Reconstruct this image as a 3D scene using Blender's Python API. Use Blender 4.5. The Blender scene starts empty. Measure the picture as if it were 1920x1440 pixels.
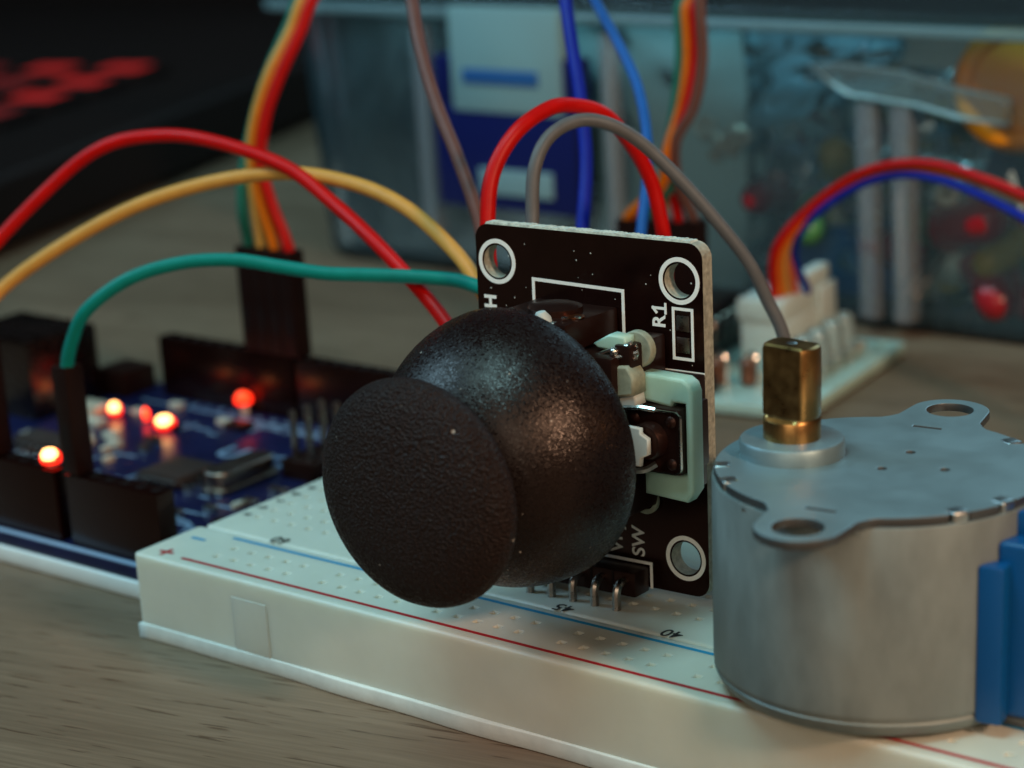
import bpy, bmesh, math, random
from mathutils import Vector, Matrix, Euler, noise
random.seed(7)
S = 0.001                      # everything below is written in millimetres
sc = bpy.context.scene
C = sc.collection

# ------------------------------------------------------------------ camera, light, exposure
cam = bpy.data.cameras.new('camera')
cam.sensor_width = 36.0
cam.lens = 4423.58/1920*36.0
cam.clip_start = 0.005; cam.clip_end = 20
cam.dof.use_dof = True
cam.dof.focus_distance = 0.219
cam.dof.aperture_fstop = 28.0
cam.dof.aperture_blades = 0
camo = bpy.data.objects.new('camera', cam); C.objects.link(camo)
camo.location = (0.18326945, -0.15220491, 0.09270842)
camo.rotation_euler = (1.2901511517, 0.0628931394, 0.6861617148)
sc.camera = camo

w = bpy.data.worlds.new('World'); sc.world = w; w.use_nodes = True
w.node_tree.nodes['Background'].inputs[0].default_value = (1.0, 0.50, 0.38, 1)
w.node_tree.nodes['Background'].inputs[1].default_value = 0.016

def area(name, loc, target, size, power, color, size_y=None):
    l = bpy.data.lights.new(name, 'AREA'); l.energy = power; l.color = color
    l.shape = 'RECTANGLE'; l.size = size*S; l.size_y = (size_y or size)*S
    o = bpy.data.objects.new(name, l); C.objects.link(o)
    o.location = Vector(loc)*S
    d = (Vector(target)-Vector(loc))
    o.rotation_euler = d.to_track_quat('-Z', 'Y').to_euler()
    return o
# a cool ceiling light overhead, a warm lamp to the right, faint daylight from the window behind and the room in front
area('ceiling_light', (10, -190, 620), (20, 20, 0), 240, 3.7, (0.42, 0.86, 0.95), 240)
area('box_fill_light', (-430, -170, 430), (-50, 130, 20), 260, 2.7, (0.42, 0.78, 1.0), 260)  # added soft light from the left front to brighten the storage box
area('warm_lamp', (430, -85, 235), (50, 10, 20), 40, 1.7, (1.0, 0.66, 0.43))
area('window_light', (60, 660, 400), (-20, 150, 20), 480, 1.6, (0.42, 0.80, 1.0), 340)
area('room_bounce', (330, -560, 300), (40, 0, 10), 420, 1.6, (1.0, 0.84, 0.64), 300)

sc.view_settings.view_transform = 'Standard'
sc.view_settings.look = 'None'
sc.view_settings.exposure = -0.55
sc.view_settings.gamma = 1.0
sc.view_settings.use_curve_mapping = False
sc.render.engine = 'CYCLES'
sc.cycles.use_denoising = True
sc.cycles.use_adaptive_sampling = True
sc.cycles.adaptive_threshold = 0.02
sc.cycles.max_bounces = 8
sc.cycles.transparent_max_bounces = 16
sc.cycles.sample_clamp_indirect = 6.0
sc.cycles.caustics_reflective = False
sc.cycles.caustics_refractive = False

# ------------------------------------------------------------------ materials
def new_mat(name):
    m = bpy.data.materials.new(name); m.use_nodes = True
    nt = m.node_tree; return m, nt, nt.nodes['Principled BSDF'], nt.nodes['Material Output']
def node(nt, t, **kw):
    n = nt.nodes.new(t)
    for k, v in kw.items():
        if k.startswith('i_'):
            n.inputs[k[2:].replace('_', ' ')].default_value = v
        else: setattr(n, k, v)
    return n
def mat(name, col, rough=0.5, metal=0.0, var=0.0, vscale=0.3, bump=0.0, bscale=1.0, bdist=0.05, spec=0.5,
        sss=0.0, coat=0.0, rvar=0.0, stretch=None, emit=None, estr=0.0, aniso=0.0, trans=0.0, ior=1.45, tint=None):
    m, nt, b, out = new_mat(name); L = nt.links.new
    b.inputs['Base Color'].default_value = (*col, 1); b.inputs['Roughness'].default_value = rough
    b.inputs['Metallic'].default_value = metal; b.inputs['Specular IOR Level'].default_value = spec
    b.inputs['IOR'].default_value = ior
    if sss:
        b.inputs['Subsurface Weight'].default_value = sss
        b.inputs['Subsurface Radius'].default_value = (1.0, 0.9, 0.75)
        b.inputs['Subsurface Scale'].default_value = 3.2*S
    if coat: b.inputs['Coat Weight'].default_value = coat; b.inputs['Coat Roughness'].default_value = 0.15
    if tint: b.inputs['Specular Tint'].default_value = (*tint, 1)
    if trans: b.inputs['Transmission Weight'].default_value = trans
    if aniso: b.inputs['Anisotropic'].default_value = aniso
    if emit:
        b.inputs['Emission Color'].default_value = (*emit, 1); b.inputs['Emission Strength'].default_value = estr
    tc = node(nt, 'ShaderNodeTexCoord'); mp = node(nt, 'ShaderNodeMapping')
    mp.inputs['Scale'].default_value = [1000*s for s in (stretch or (1, 1, 1))]
    L(tc.outputs['Object'], mp.inputs['Vector'])
    if var or rvar:
        n = node(nt, 'ShaderNodeTexNoise'); n.inputs['Scale'].default_value = vscale
        n.inputs['Detail'].default_value = 5; n.inputs['Roughness'].default_value = 0.6
        L(mp.outputs[0], n.inputs['Vector'])
        if var:
            mx = node(nt, 'ShaderNodeMix', data_type='RGBA')
            mx.inputs[6].default_value = (*[c*(1-var) for c in col], 1)
            mx.inputs[7].default_value = (*[min(1, c*(1+var)) for c in col], 1)
            mr = node(nt, 'ShaderNodeMapRange'); mr.inputs['From Min'].default_value = .3; mr.inputs['From Max'].default_value = .7
            L(n.outputs['Fac'], mr.inputs['Value']); L(mr.outputs[0], mx.inputs[0]); L(mx.outputs[2], b.inputs['Base Color'])
        if rvar:
            mr2 = node(nt, 'ShaderNodeMapRange'); mr2.inputs['From Min'].default_value = .3; mr2.inputs['From Max'].default_value = .7
            mr2.inputs['To Min'].default_value = max(0, rough-rvar); mr2.inputs['To Max'].default_value = min(1, rough+rvar)
            L(n.outputs['Fac'], mr2.inputs['Value']); L(mr2.outputs[0], b.inputs['Roughness'])
    if bump:
        n2 = node(nt, 'ShaderNodeTexNoise'); n2.inputs['Scale'].default_value = bscale; n2.inputs['Detail'].default_value = 4
        L(mp.outputs[0], n2.inputs['Vector'])
        bp = node(nt, 'ShaderNodeBump'); bp.inputs['Strength'].default_value = bump; bp.inputs['Distance'].default_value = bdist*S
        L(n2.outputs['Fac'], bp.inputs['Height']); L(bp.outputs[0], b.inputs['Normal'])
    return m

def clear_mat(name, tint, density, rough=0.15, gloss=0.10, body=(0.7, 0.8, 0.82), bump=0.0, bscale=0.1, bdist=0.5, tf=.40):
    """thin clear or frosted plastic: part of the light passes, part scatters, part is mirrored"""
    m, nt, b, out = new_mat(name); L = nt.links.new; nt.nodes.remove(b)
    tr = node(nt, 'ShaderNodeBsdfTransparent'); tr.inputs[0].default_value = (*tint, 1)
    df = node(nt, 'ShaderNodeBsdfDiffuse'); df.inputs[0].default_value = (*body, 1)
    tl = node(nt, 'ShaderNodeBsdfTranslucent'); tl.inputs[0].default_value = (*body, 1)
    gl = node(nt, 'ShaderNodeBsdfGlossy'); gl.inputs['Roughness'].default_value = rough
    m1 = node(nt, 'ShaderNodeMixShader'); m1.inputs[0].default_value = tf
    L(df.outputs[0], m1.inputs[1]); L(tl.outputs[0], m1.inputs[2])
    m2 = node(nt, 'ShaderNodeMixShader'); m2.inputs[0].default_value = density
    L(tr.outputs[0], m2.inputs[1]); L(m1.outputs[0], m2.inputs[2])
    fr = node(nt, 'ShaderNodeFresnel'); fr.inputs[0].default_value = 1.45
    ad = node(nt, 'ShaderNodeMath', operation='ADD'); ad.inputs[1].default_value = gloss; L(fr.outputs[0], ad.inputs[0])
    m3 = node(nt, 'ShaderNodeMixShader'); L(ad.outputs[0], m3.inputs[0]); L(m2.outputs[0], m3.inputs[1]); L(gl.outputs[0], m3.inputs[2])
    L(m3.outputs[0], out.inputs['Surface'])
    if bump:
        tc = node(nt, 'ShaderNodeTexCoord'); n = node(nt, 'ShaderNodeTexNoise'); n.inputs['Scale'].default_value = bscale*1000
        n.inputs['Detail'].default_value = 3; n.inputs['Distortion'].default_value = 1.0
        L(tc.outputs['Object'], n.inputs['Vector'])
        bp = node(nt, 'ShaderNodeBump'); bp.inputs['Strength'].default_value = bump; bp.inputs['Distance'].default_value = bdist*S
        L(n.outputs['Fac'], bp.inputs['Height'])
        L(bp.outputs[0], gl.inputs['Normal']); L(bp.outputs[0], df.inputs['Normal'])
    return m

def wood_mat():
    m, nt, b, out = new_mat('table_wood'); L = nt.links.new
    tc = node(nt, 'ShaderNodeTexCoord'); mp = node(nt, 'ShaderNodeMapping')
    mp.inputs['Rotation'].default_value = (0, 0, math.radians(-12)); mp.inputs['Scale'].default_value = (1000, 1000, 1000)
    L(tc.outputs['Object'], mp.inputs['Vector'])
    def nz(scale, st, detail=6, rough=.6):
        q = node(nt, 'ShaderNodeVectorMath', operation='MULTIPLY'); q.inputs[1].default_value = st
        n = node(nt, 'ShaderNodeTexNoise'); n.inputs['Scale'].default_value = scale
        n.inputs['Detail'].default_value = detail; n.inputs['Roughness'].default_value = rough
        L(mp.outputs[0], q.inputs[0]); L(q.outputs[0], n.inputs['Vector']); return n
    broad = nz(.06, (.14, 1, 1)); fine = nz(2.2, (.03, 1, 1), 4)
    dash = nz(1.5, (.075, 1, 1), 2, .5); blot = nz(.02, (1, 1, 1), 2)
    r1 = node(nt, 'ShaderNodeValToRGB'); e = r1.color_ramp.elements
    e[0].position = .30; e[0].color = (.138, .090, .057, 1); e[1].position = .72; e[1].color = (.222, .152, .102, 1)
    L(broad.outputs['Fac'], r1.inputs[0])
    r2 = node(nt, 'ShaderNodeValToRGB'); e = r2.color_ramp.elements
    e[0].position = .35; e[0].color = (.72, .70, .66, 1); e[1].position = .65; e[1].color = (1.08, 1.07, 1.05, 1)
    L(fine.outputs['Fac'], r2.inputs[0])
    r3 = node(nt, 'ShaderNodeValToRGB'); e = r3.color_ramp.elements
    e[0].position = .335; e[0].color = (.50, .42, .36, 1); e[1].position = .39; e[1].color = (1, 1, 1, 1)
    L(dash.outputs['Fac'], r3.inputs[0])
    def mul(a, bb, f=1.0):
        x = node(nt, 'ShaderNodeMix', data_type='RGBA', blend_type='MULTIPLY'); x.inputs[0].default_value = f
        L(a, x.inputs[6]); L(bb, x.inputs[7]); return x.outputs[2]
    col = mul(mul(r1.outputs[0], r2.outputs[0], .8), r3.outputs[0])
    L(col, b.inputs['Base Color'])
    b.inputs['Roughness'].default_value = .48
    b.inputs['Specular IOR Level'].default_value = .35
    bp = node(nt, 'ShaderNodeBump'); bp.inputs['Strength'].default_value = .25; bp.inputs['Distance'].default_value = .04*S
    L(r3.outputs[0], bp.inputs['Height']); L(bp.outputs[0], b.inputs['Normal'])
    return m

def cap_mat(name, leather):
    m, nt, b, out = new_mat(name); L = nt.links.new
    tc = node(nt, 'ShaderNodeTexCoord'); mp = node(nt, 'ShaderNodeMapping'); mp.inputs['Scale'].default_value = (1000,)*3
    L(tc.outputs['Object'], mp.inputs['Vector'])
    n = node(nt, 'ShaderNodeTexNoise'); n.inputs['Scale'].default_value = 3.2 if leather else 4.4
    n.inputs['Detail'].default_value = 4; n.inputs['Roughness'].default_value = .65; n.inputs['Distortion'].default_value = .8 if leather else 0
    v = node(nt, 'ShaderNodeTexVoronoi'); v.inputs['Scale'].default_value = 3.4 if leather else 5.2
    L(mp.outputs[0], n.inputs['Vector']); L(mp.outputs[0], v.inputs['Vector'])
    ad = node(nt, 'ShaderNodeMath', operation='ADD'); L(n.outputs['Fac'], ad.inputs[0]); L(v.outputs['Distance'], ad.inputs[1])
    bp = node(nt, 'ShaderNodeBump'); bp.inputs['Strength'].default_value = .9 if leather else .55
    bp.inputs['Distance'].default_value = (.20 if leather else .03)*S
    L(ad.outputs[0], bp.inputs['Height']); L(bp.outputs[0], b.inputs['Normal'])
    # moulded grain: every grain cell has its own gloss, so highlights break into sparkles
    vr = node(nt, 'ShaderNodeTexVoronoi'); vr.inputs['Scale'].default_value = 4.6 if leather else 6.2; L(mp.outputs[0], vr.inputs['Vector'])
    sx = node(nt, 'ShaderNodeSeparateColor'); L(vr.outputs['Color'], sx.inputs[0])
    rr = node(nt, 'ShaderNodeMapRange'); rr.inputs['From Min'].default_value = 0; rr.inputs['From Max'].default_value = 1
    rr.inputs['To Min'].default_value = .32 if leather else .20; rr.inputs['To Max'].default_value = .70 if leather else .50
    L(sx.outputs[0], rr.inputs['Value']); L(rr.outputs[0], b.inputs['Roughness'])
    bc = node(nt, 'ShaderNodeVectorMath', operation='SUBTRACT'); bc.inputs[1].default_value = (.5, .5, .5); L(vr.outputs['Color'], bc.inputs[0])
    sc2 = node(nt, 'ShaderNodeVectorMath', operation='SCALE'); sc2.inputs['Scale'].default_value = .26 if leather else .19; L(bc.outputs[0], sc2.inputs[0])
    an = node(nt, 'ShaderNodeVectorMath', operation='ADD'); L(sc2.outputs[0], an.inputs[0]); L(bp.outputs[0], an.inputs[1])
    nn = node(nt, 'ShaderNodeVectorMath', operation='NORMALIZE'); L(an.outputs[0], nn.inputs[0]); L(nn.outputs[0], b.inputs['Normal'])
    # pale dust specks stuck in the rubber
    dv = node(nt, 'ShaderNodeTexVoronoi'); dv.inputs['Scale'].default_value = .62; dv.inputs['Randomness'].default_value = 1
    L(mp.outputs[0], dv.inputs['Vector'])
    dn = node(nt, 'ShaderNodeTexNoise'); dn.inputs['Scale'].default_value = .5; dn.inputs['Detail'].default_value = 1; L(mp.outputs[0], dn.inputs['Vector'])
    th = node(nt, 'ShaderNodeMapRange'); th.inputs['From Min'].default_value = .50; th.inputs['From Max'].default_value = .75
    th.inputs['To Min'].default_value = 0.0; th.inputs['To Max'].default_value = .12
    L(dn.outputs['Fac'], th.inputs['Value'])
    lt = node(nt, 'ShaderNodeMath', operation='LESS_THAN'); L(dv.outputs['Distance'], lt.inputs[0]); L(th.outputs[0], lt.inputs[1])
    mx = node(nt, 'ShaderNodeMix', data_type='RGBA')
    c0 = (.0110, .0045, .0035, 1) if leather else (.0060, .0024, .0019, 1)
    mx.inputs[6].default_value = c0; mx.inputs[7].default_value = (.35, .31, .27, 1)
    L(lt.outputs[0], mx.inputs[0]); L(mx.outputs[2], b.inputs['Base Color'])
    b.inputs['Specular Tint'].default_value = (1.0, .84, .78, 1)
    b.inputs['Specular IOR Level'].default_value = .24 if leather else .32
    return m

M = dict(
    wood=wood_mat(),
    bb=mat('breadboard_abs', (.63, .60, .50), .42, sss=.5, var=.05, vscale=.12, bump=.12, bscale=1.5, bdist=.03),
    bb_side=mat('breadboard_foam_backing', (.64, .66, .62), .7, var=.08, vscale=.4, bump=.3, bscale=.8, bdist=.1),
    red_print=mat('red_print', (.42, .012, .016), .5), blue_print=mat('blue_print', (.006, .25, .46), .5),
    black_print=mat('black_print', (.03, .025, .022), .6),
    pcb_black=mat('black_solder_mask', (.0075, .0026, .002), .22, var=.25, vscale=.3, bump=.05, bscale=.5, bdist=.03, spec=.4, tint=(1.0, .55, .45)),
    fibre_top_lit=mat('lit_torn_fibre_edge', (.50, .54, .48), .8, var=.3, vscale=1.6),  # cut fibre painted lighter for the light falling on the top edge
    fibre=mat('fibreglass_edge', (.30, .29, .23), .8, var=.35, vscale=1.6, bump=.9, bscale=2.2, bdist=.15),
    silk=mat('white_silkscreen', (.84, .84, .80), .55, var=.05, vscale=2),
    cap=cap_mat('rubber_dome', False), cap_top=cap_mat('leather_grain_rubber', True),
    blk=mat('black_plastic', (.011, .0042, .0032), .36, bump=.1, bscale=1.2, bdist=.03, tint=(1.0, .55, .45)),
    blk_dull=mat('black_dupont_plastic', (.008, .0026, .002), .45, var=.3, vscale=.4, spec=.3, bump=.15, bscale=1.0, bdist=.05, tint=(1.0, .55, .45)),
    hdr=mat('black_header_plastic', (.006, .0014, .001), .22, spec=.5, bump=.06, bscale=.4, bdist=.06, tint=(1.0, .55, .45)),
    green=mat('pale_green_nylon', (.36, .55, .455), .38, sss=.35, var=.06, vscale=.3, bump=.1, bscale=.8, bdist=.03),
    pale=mat('pale_grey_plastic', (.46, .50, .48), .45, var=.05),
    beige=mat('beige_wafer', (.26, .28, .21), .6, var=.25, vscale=.9, bump=.2, bscale=1.5, bdist=.05),
    steel=mat('tinned_steel', (.62, .58, .54), .24, 1.0, bump=.1, bscale=.8, bdist=.03, rvar=.1, vscale=.6),
    pin=mat('tinned_pin', (.34, .29, .25), .30, 1.0, rvar=.1, vscale=1.0),
    copper=mat('copper_red', (.35, .12, .05), .35, 1.0),
    can=mat('galvanised_can', (.215, .245, .238), .58, .45, var=.22, vscale=.20, bump=.22, bscale=.9, bdist=.04, rvar=.09, stretch=(1, 1, .45)),
    plate=mat('zinc_plate', (.22, .30, .32), .44, .58, var=.07, vscale=.20, bump=.05, bscale=.6, bdist=.05, rvar=.07),
    plate_edge=mat('dark_plate_edge', (.085, .085, .085), .4, .6),  # side faces darker, to outline the plate against the can
    rim=mat('sheared_zinc_edge', (.40, .42, .41), .34, 1.0),
    brass=mat('brass', (.40, .215, .075), .32, 1.0, var=.18, vscale=.5, bump=.12, bscale=1.2, bdist=.03, rvar=.08),
    blue_abs=mat('blue_abs', (.0015, .070, .23), .34, bump=.12, bscale=.5, bdist=.05, spec=.5),
    pcb_blue=mat('blue_solder_mask', (.006, .009, .045), .28, var=.3, vscale=.25, spec=.5),
    acrylic=mat('white_acrylic', (.68, .74, .74), .3, var=.04),
    silk_b=mat('pale_board_print', (.26, .36, .50), .5),
    usb_shaded=mat('shaded_usb_shell', (.11, .075, .065), .25, 1.0, rvar=.08, vscale=.4),  # nickel darkened and reddened: low light and red reflection put into the colour
    nickel=mat('nickel_shell', (.30, .24, .20), .34, 1.0, rvar=.08, vscale=.4),
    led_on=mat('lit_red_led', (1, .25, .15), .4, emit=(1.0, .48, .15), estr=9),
    led_glow=mat('deep_red_led', (.8, .05, .02), .4, emit=(1.0, .05, .008), estr=3.2),
    chip=mat('chip_epoxy', (.035, .022, .018), .5, var=.1),
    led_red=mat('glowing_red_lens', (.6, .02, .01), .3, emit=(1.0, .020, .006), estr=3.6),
    led_dim=mat('lit_red_led_small', (1, .2, .1), .4, emit=(1.0, .05, .012), estr=7),
    smd=mat('beige_smd', (.55, .48, .38), .5),
    drv=mat('white_board_mask', (.42, .58, .52), .35, sss=.2, var=.08, vscale=.2),
    conn=mat('white_nylon', (.58, .66, .62), .42, sss=.3, var=.04),
    led_clear=clear_mat('clear_led_epoxy', (.97, .99, .98), .36, .06, .06, (.85, 1.0, .97)),
    brown_part=mat('brown_ceramic', (.16, .06, .03), .45, var=.2),
    box=clear_mat('frosted_clear_plastic', (.93, .98, 1.0), .065, .14, .0, (.44, .82, 1.0), bump=.25, bscale=.05, bdist=.8),
    box_thick=clear_mat('thick_clear_plastic', (.85, .96, .98), .34, .2, .04, (.52, .82, .90)),
    lid=clear_mat('clear_lid_plastic', (.90, .98, .99), .07, .14, .01, (.50, .84, .95)),
    sleeve=clear_mat('pale_fill_film', (.85, .96, .99), .97, .22, .01, (.66, .97, 1.0), tf=.04, bump=.3, bscale=.04, bdist=1),  # pale colour stands in for light inside the box
    haze_bag=clear_mat('hazy_bag_film', (.85, .96, .99), .55, .18, .05, (.40, .76, .95), tf=.2, bump=.25, bscale=.05, bdist=2),
    glint=mat('glint_painted_tin', (.97, .80, .60), .25, .30, spec=.8),  # warm glint put into a bright, mostly diffuse colour
    lip=clear_mat('pale_teal_lip', (.90, .97, .98), .13, .5, .0, (.56, .68, .68)),
    rib=clear_mat('white_translucent_rib', (.9, .95, .97), .27, .25, .03, (.74, .82, .90)),
    latch=mat('navy_latch_plastic', (.006, .010, .085), .34, spec=.35),
    latch_clear=clear_mat('milky_latch_tongue', (.8, .95, .97), .66, .25, .03, (.52, .82, .86)),
    latch_blue=mat('mid_blue_plastic', (.02, .10, .30), .4),
    bag=clear_mat('crumpled_bag_film', (.92, .97, .98), .09, .09, .03, (.72, .92, .97), bump=.35, bscale=.06, bdist=3),
    foil=mat('dark_antistatic_film', (.10, .085, .12), .25, .5, var=.4, vscale=.06, bump=.6, bscale=.08, bdist=2),
    orange_p=mat('orange_plastic', (.95, .33, .004), .4, var=.06, vscale=.1),
    laptop=mat('matt_black_laptop', (.0055, .0042, .0040), .55, bump=.05, bscale=2, bdist=.02, spec=.25, tint=(1.0, .55, .45)),
    key=mat('key_black', (.006, .0045, .0045), .5, spec=.3, tint=(1.0, .55, .45)),
    keyglow_dim=mat('red_key_backlight_dim', (.2, .01, .01), .5, emit=(1.0, .010, .006), estr=.07),
    keyglow=mat('red_key_backlight', (.2, .01, .01), .5, emit=(1.0, .010, .006), estr=.38),
)
def wire_mat(name, col, rough=.42): return mat(name, col, rough, bump=.25, bscale=1.1, bdist=.05, var=.08, vscale=.6, spec=.22)
W = dict(red=wire_mat('red_pvc', (.47, .002, .0012)), yellow=wire_mat('yellow_pvc', (.56, .27, .055)), teal=wire_mat('teal_pvc', (.002, .18, .15)),
         grey=wire_mat('grey_pvc', (.105, .10, .10)), brown=wire_mat('brown_pvc', (.115, .048, .038)),
         navy=wire_mat('blue_pvc', (.004, .013, .26)), blue=wire_mat('light_blue_pvc', (.008, .085, .34)),
         green=wire_mat('green_pvc', (.015, .13, .09)), orange=wire_mat('orange_pvc', (.65, .13, .003)), pink=wire_mat('pink_pvc', (.55, .10, .05)))
M.update({'w_'+k: v for k, v in W.items()})

# ------------------------------------------------------------------ mesh helpers (millimetres in, metres out)
def finish(bm, smooth=40):
    bmesh.ops.recalc_face_normals(bm, faces=bm.faces[:])
    me = bpy.data.meshes.new('m'); bm.to_mesh(me); bm.free()
    if smooth:
        for p in me.polygons: p.use_smooth = True
        me.set_sharp_from_angle(angle=math.radians(smooth))
    return me
def obj(name, me, material, parent=None, smooth=40, loc=None, rz=None):
    if isinstance(me, bmesh.types.BMesh): me = finish(me, smooth)
    o = bpy.data.objects.new(name, me); C.objects.link(o)
    me.name = name
    mats = material if isinstance(material, (list, tuple)) else [material]
    if not me.materials:
        for m in mats: me.materials.append(m)
    if parent: o.parent = parent
    if loc is not None: o.location = Vector(loc)*S
    if rz is not None: o.rotation_euler = (0, 0, rz)
    return o
def tag(o, label, cat, group=None):
    o['label'] = label; o['category'] = cat
    if group: o['group'] = group
    return o
def thing(name, label, cat, loc=(0, 0, 0), rot=(0, 0, 0), group=None, matrix=None):
    o = bpy.data.objects.new(name, None); C.objects.link(o); o.empty_display_size = .005
    if matrix is not None: o.matrix_world = matrix
    else: o.location = Vector(loc)*S; o.rotation_euler = rot
    return tag(o, label, cat, group)
def nb(): return bmesh.new()
def add_box(bm, x0, x1, y0, y1, z0, z1, bev=0.0, seg=2, mtx=None):
    r = bmesh.ops.create_cube(bm, size=1.0); vs = r['verts']
    for v in vs:
        v.co = Vector((x0+(v.co.x+.5)*(x1-x0), y0+(v.co.y+.5)*(y1-y0), z0+(v.co.z+.5)*(z1-z0)))*S
    if bev:
        es = list({e for v in vs for e in v.link_edges})
        r = bmesh.ops.bevel(bm, geom=es, offset=bev*S, segments=seg, profile=.6, affect='EDGES', clamp_overlap=True)
        vs = list({v for f in r['faces'] for v in f.verts} | set(v for v in vs if v.is_valid))
    if mtx is not None:
        bmesh.ops.transform(bm, matrix=mtx, verts=vs)
    return vs
def box(x0, x1, y0, y1, z0, z1, bev=0.0, seg=2, mtx=None):
    bm = nb(); add_box(bm, x0, x1, y0, y1, z0, z1, bev, seg, mtx); return bm
def add_rev(bm, prof, seg=48, origin=(0, 0, 0), axis=(0, 0, 1), close=False):
    """revolve (radius, height) pairs round an axis"""
    q = Vector((0, 0, 1)).rotation_difference(Vector(axis).normalized()); o = Vector(origin)
    rings = []
    for r, h in prof:
        if r < 1e-6: rings.append([bm.verts.new((o+q@Vector((0, 0, h)))*S)])
        else: rings.append([bm.verts.new((o+q@Vector((r*math.cos(2*math.pi*k/seg), r*math.sin(2*math.pi*k/seg), h)))*S) for k in range(seg)])
    n = len(rings)
    for i in range(n if close else n-1):
        a, b = rings[i], rings[(i+1) % n]
        for k in range(seg):
            k2 = (k+1) % seg
            if len(a) == 1 and len(b) == 1: continue
            if len(a) == 1: bm.faces.new((a[0], b[k], b[k2]))
            elif len(b) == 1: bm.faces.new((a[k], a[k2], b[0]))
            else: bm.faces.new((a[k], a[k2], b[k2], b[k]))
    if not close:
        for rg, fl in ((rings[0], True), (rings[-1], False)):
            if len(rg) > 1: bm.faces.new(rg[::-1] if fl else rg)
    return bm
def rev(prof, **k): return add_rev(nb(), prof, **k)
def cyl(r, z0, z1, origin=(0, 0, 0), axis=(0, 0, 1), seg=24, bev=0.0):
    b = bev
    pr = [(r-b, z0), (r, z0+b), (r, z1-b), (r-b, z1)] if b else [(r, z0), (r, z1)]
    return rev(pr, seg=seg, origin=origin, axis=axis)
def smooth_path(pts, n=10):
    pts = [Vector(p) for p in pts]; out = []
    P = [pts[0]*2-pts[1]]+pts+[pts[-1]*2-pts[-2]]
    for i in range(1, len(P)-2):
        p0, p1, p2, p3 = P[i-1:i+3]
        for k in range(n):
            t = k/n
            out.append(.5*((2*p1)+(p2-p0)*t+(2*p0-5*p1+4*p2-p3)*t*t+(3*p1-p0-3*p2+p3)*t**3))
    out.append(pts[-1]); return out
def add_tube(bm, pts, r, seg=12, smooth=True, n=10, cap=True):
    pts = smooth_path(pts, n) if smooth else [Vector(p) for p in pts]
    rad = r if callable(r) else (lambda t: r)
    t0 = (pts[1]-pts[0]).normalized(); nrm = t0.orthogonal().normalized(); rings = []
    for i, p in enumerate(pts):
        t = (pts[min(i+1, len(pts)-1)]-pts[max(i-1, 0)]).normalized()
        nrm = (nrm-t*nrm.dot(t)).normalized(); bi = t.cross(nrm); rr = rad(i/(len(pts)-1))
        rings.append([bm.verts.new((p+nrm*rr*math.cos(2*math.pi*k/seg)+bi*rr*math.sin(2*math.pi*k/seg))*S) for k in range(seg)])
    for a, b in zip(rings, rings[1:]):
        for k in range(seg): bm.faces.new((a[k], a[(k+1) % seg], b[(k+1) % seg], b[k]))
    if cap: bm.faces.new(rings[0][::-1]); bm.faces.new(rings[-1])
    return bm
def tube(pts, r, **k): return add_tube(nb(), pts, r, **k)
def sheet(outlines, z0, z1, bevel=0.0, res=1):
    """a flat plate with holes: closed outlines filled and given thickness"""
    cu = bpy.data.curves.new('c', 'CURVE'); cu.dimensions = '2D'; cu.fill_mode = 'BOTH'
    cu.extrude = (z1-z0)/2*S-bevel*S; cu.bevel_depth = bevel*S; cu.bevel_resolution = res
    if bevel: cu.offset = -bevel*S
    for o in outlines:
        s = cu.splines.new('POLY'); s.points.add(len(o)-1); s.use_cyclic_u = True
        for q, (x, y) in zip(s.points, o): q.co = (x*S, y*S, 0, 1)
    t = bpy.data.objects.new('t', cu); C.objects.link(t)
    dg = bpy.context.evaluated_depsgraph_get(); dg.update()
    me = bpy.data.meshes.new_from_object(t.evaluated_get(dg))
    bpy.data.objects.remove(t); bpy.data.curves.remove(cu)
    for v in me.vertices: v.co.z += (z0+z1)/2*S
    me.materials.clear()
    return me
def circ(x, y, r, n=40): return [(x+r*math.cos(2*math.pi*k/n), y+r*math.sin(2*math.pi*k/n)) for k in range(n)]
def rrect(x0, x1, y0, y1, r, n=6):
    o = []
    for cx, cy, a in ((x1-r, y1-r, 0), (x0+r, y1-r, 90), (x0+r, y0+r, 180), (x1-r, y0+r, 270)):
        for k in range(n+1):
            t = math.radians(a+90*k/n); o.append((cx+r*math.cos(t), cy+r*math.sin(t)))
    return o
def smooth_mesh(me, ang=40):
    for p in me.polygons: p.use_smooth = True
    me.set_sharp_from_angle(angle=math.radians(ang)); return me
def text_mesh(txt, size, thick=.02, bold=0.0, align='CENTER', sx=1.0):
    cu = bpy.data.curves.new('t', 'FONT'); cu.body = txt; cu.size = size*S; cu.extrude = thick*S/2
    cu.align_x = align; cu.align_y = 'CENTER'; cu.offset = bold*S
    t = bpy.data.objects.new('t', cu); C.objects.link(t)
    dg = bpy.context.evaluated_depsgraph_get(); dg.update()
    me = bpy.data.meshes.new_from_object(t.evaluated_get(dg))
    bpy.data.objects.remove(t); bpy.data.curves.remove(cu)
    if sx != 1: 
        for v in me.vertices: v.co.x *= sx
    me.materials.clear()
    return me
def xf(me, m): me.transform(m); return me
TR = lambda x, y, z: Matrix.Translation(Vector((x, y, z))*S)
RX = lambda a: Matrix.Rotation(math.radians(a), 4, 'X')
RY = lambda a: Matrix.Rotation(math.radians(a), 4, 'Y')
RZ = lambda a: Matrix.Rotation(math.radians(a), 4, 'Z')

# ------------------------------------------------------------------ the table
bm = nb()
vs = [bm.verts.new((x, y, 0)) for x, y in ((-2.2, -1.2), (1.2, -1.2), (1.2, 2.2), (-2.2, 2.2))]
bm.faces.new(vs)
t = obj('table_top', bm, M['wood'], smooth=0); t['kind'] = 'structure'

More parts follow.
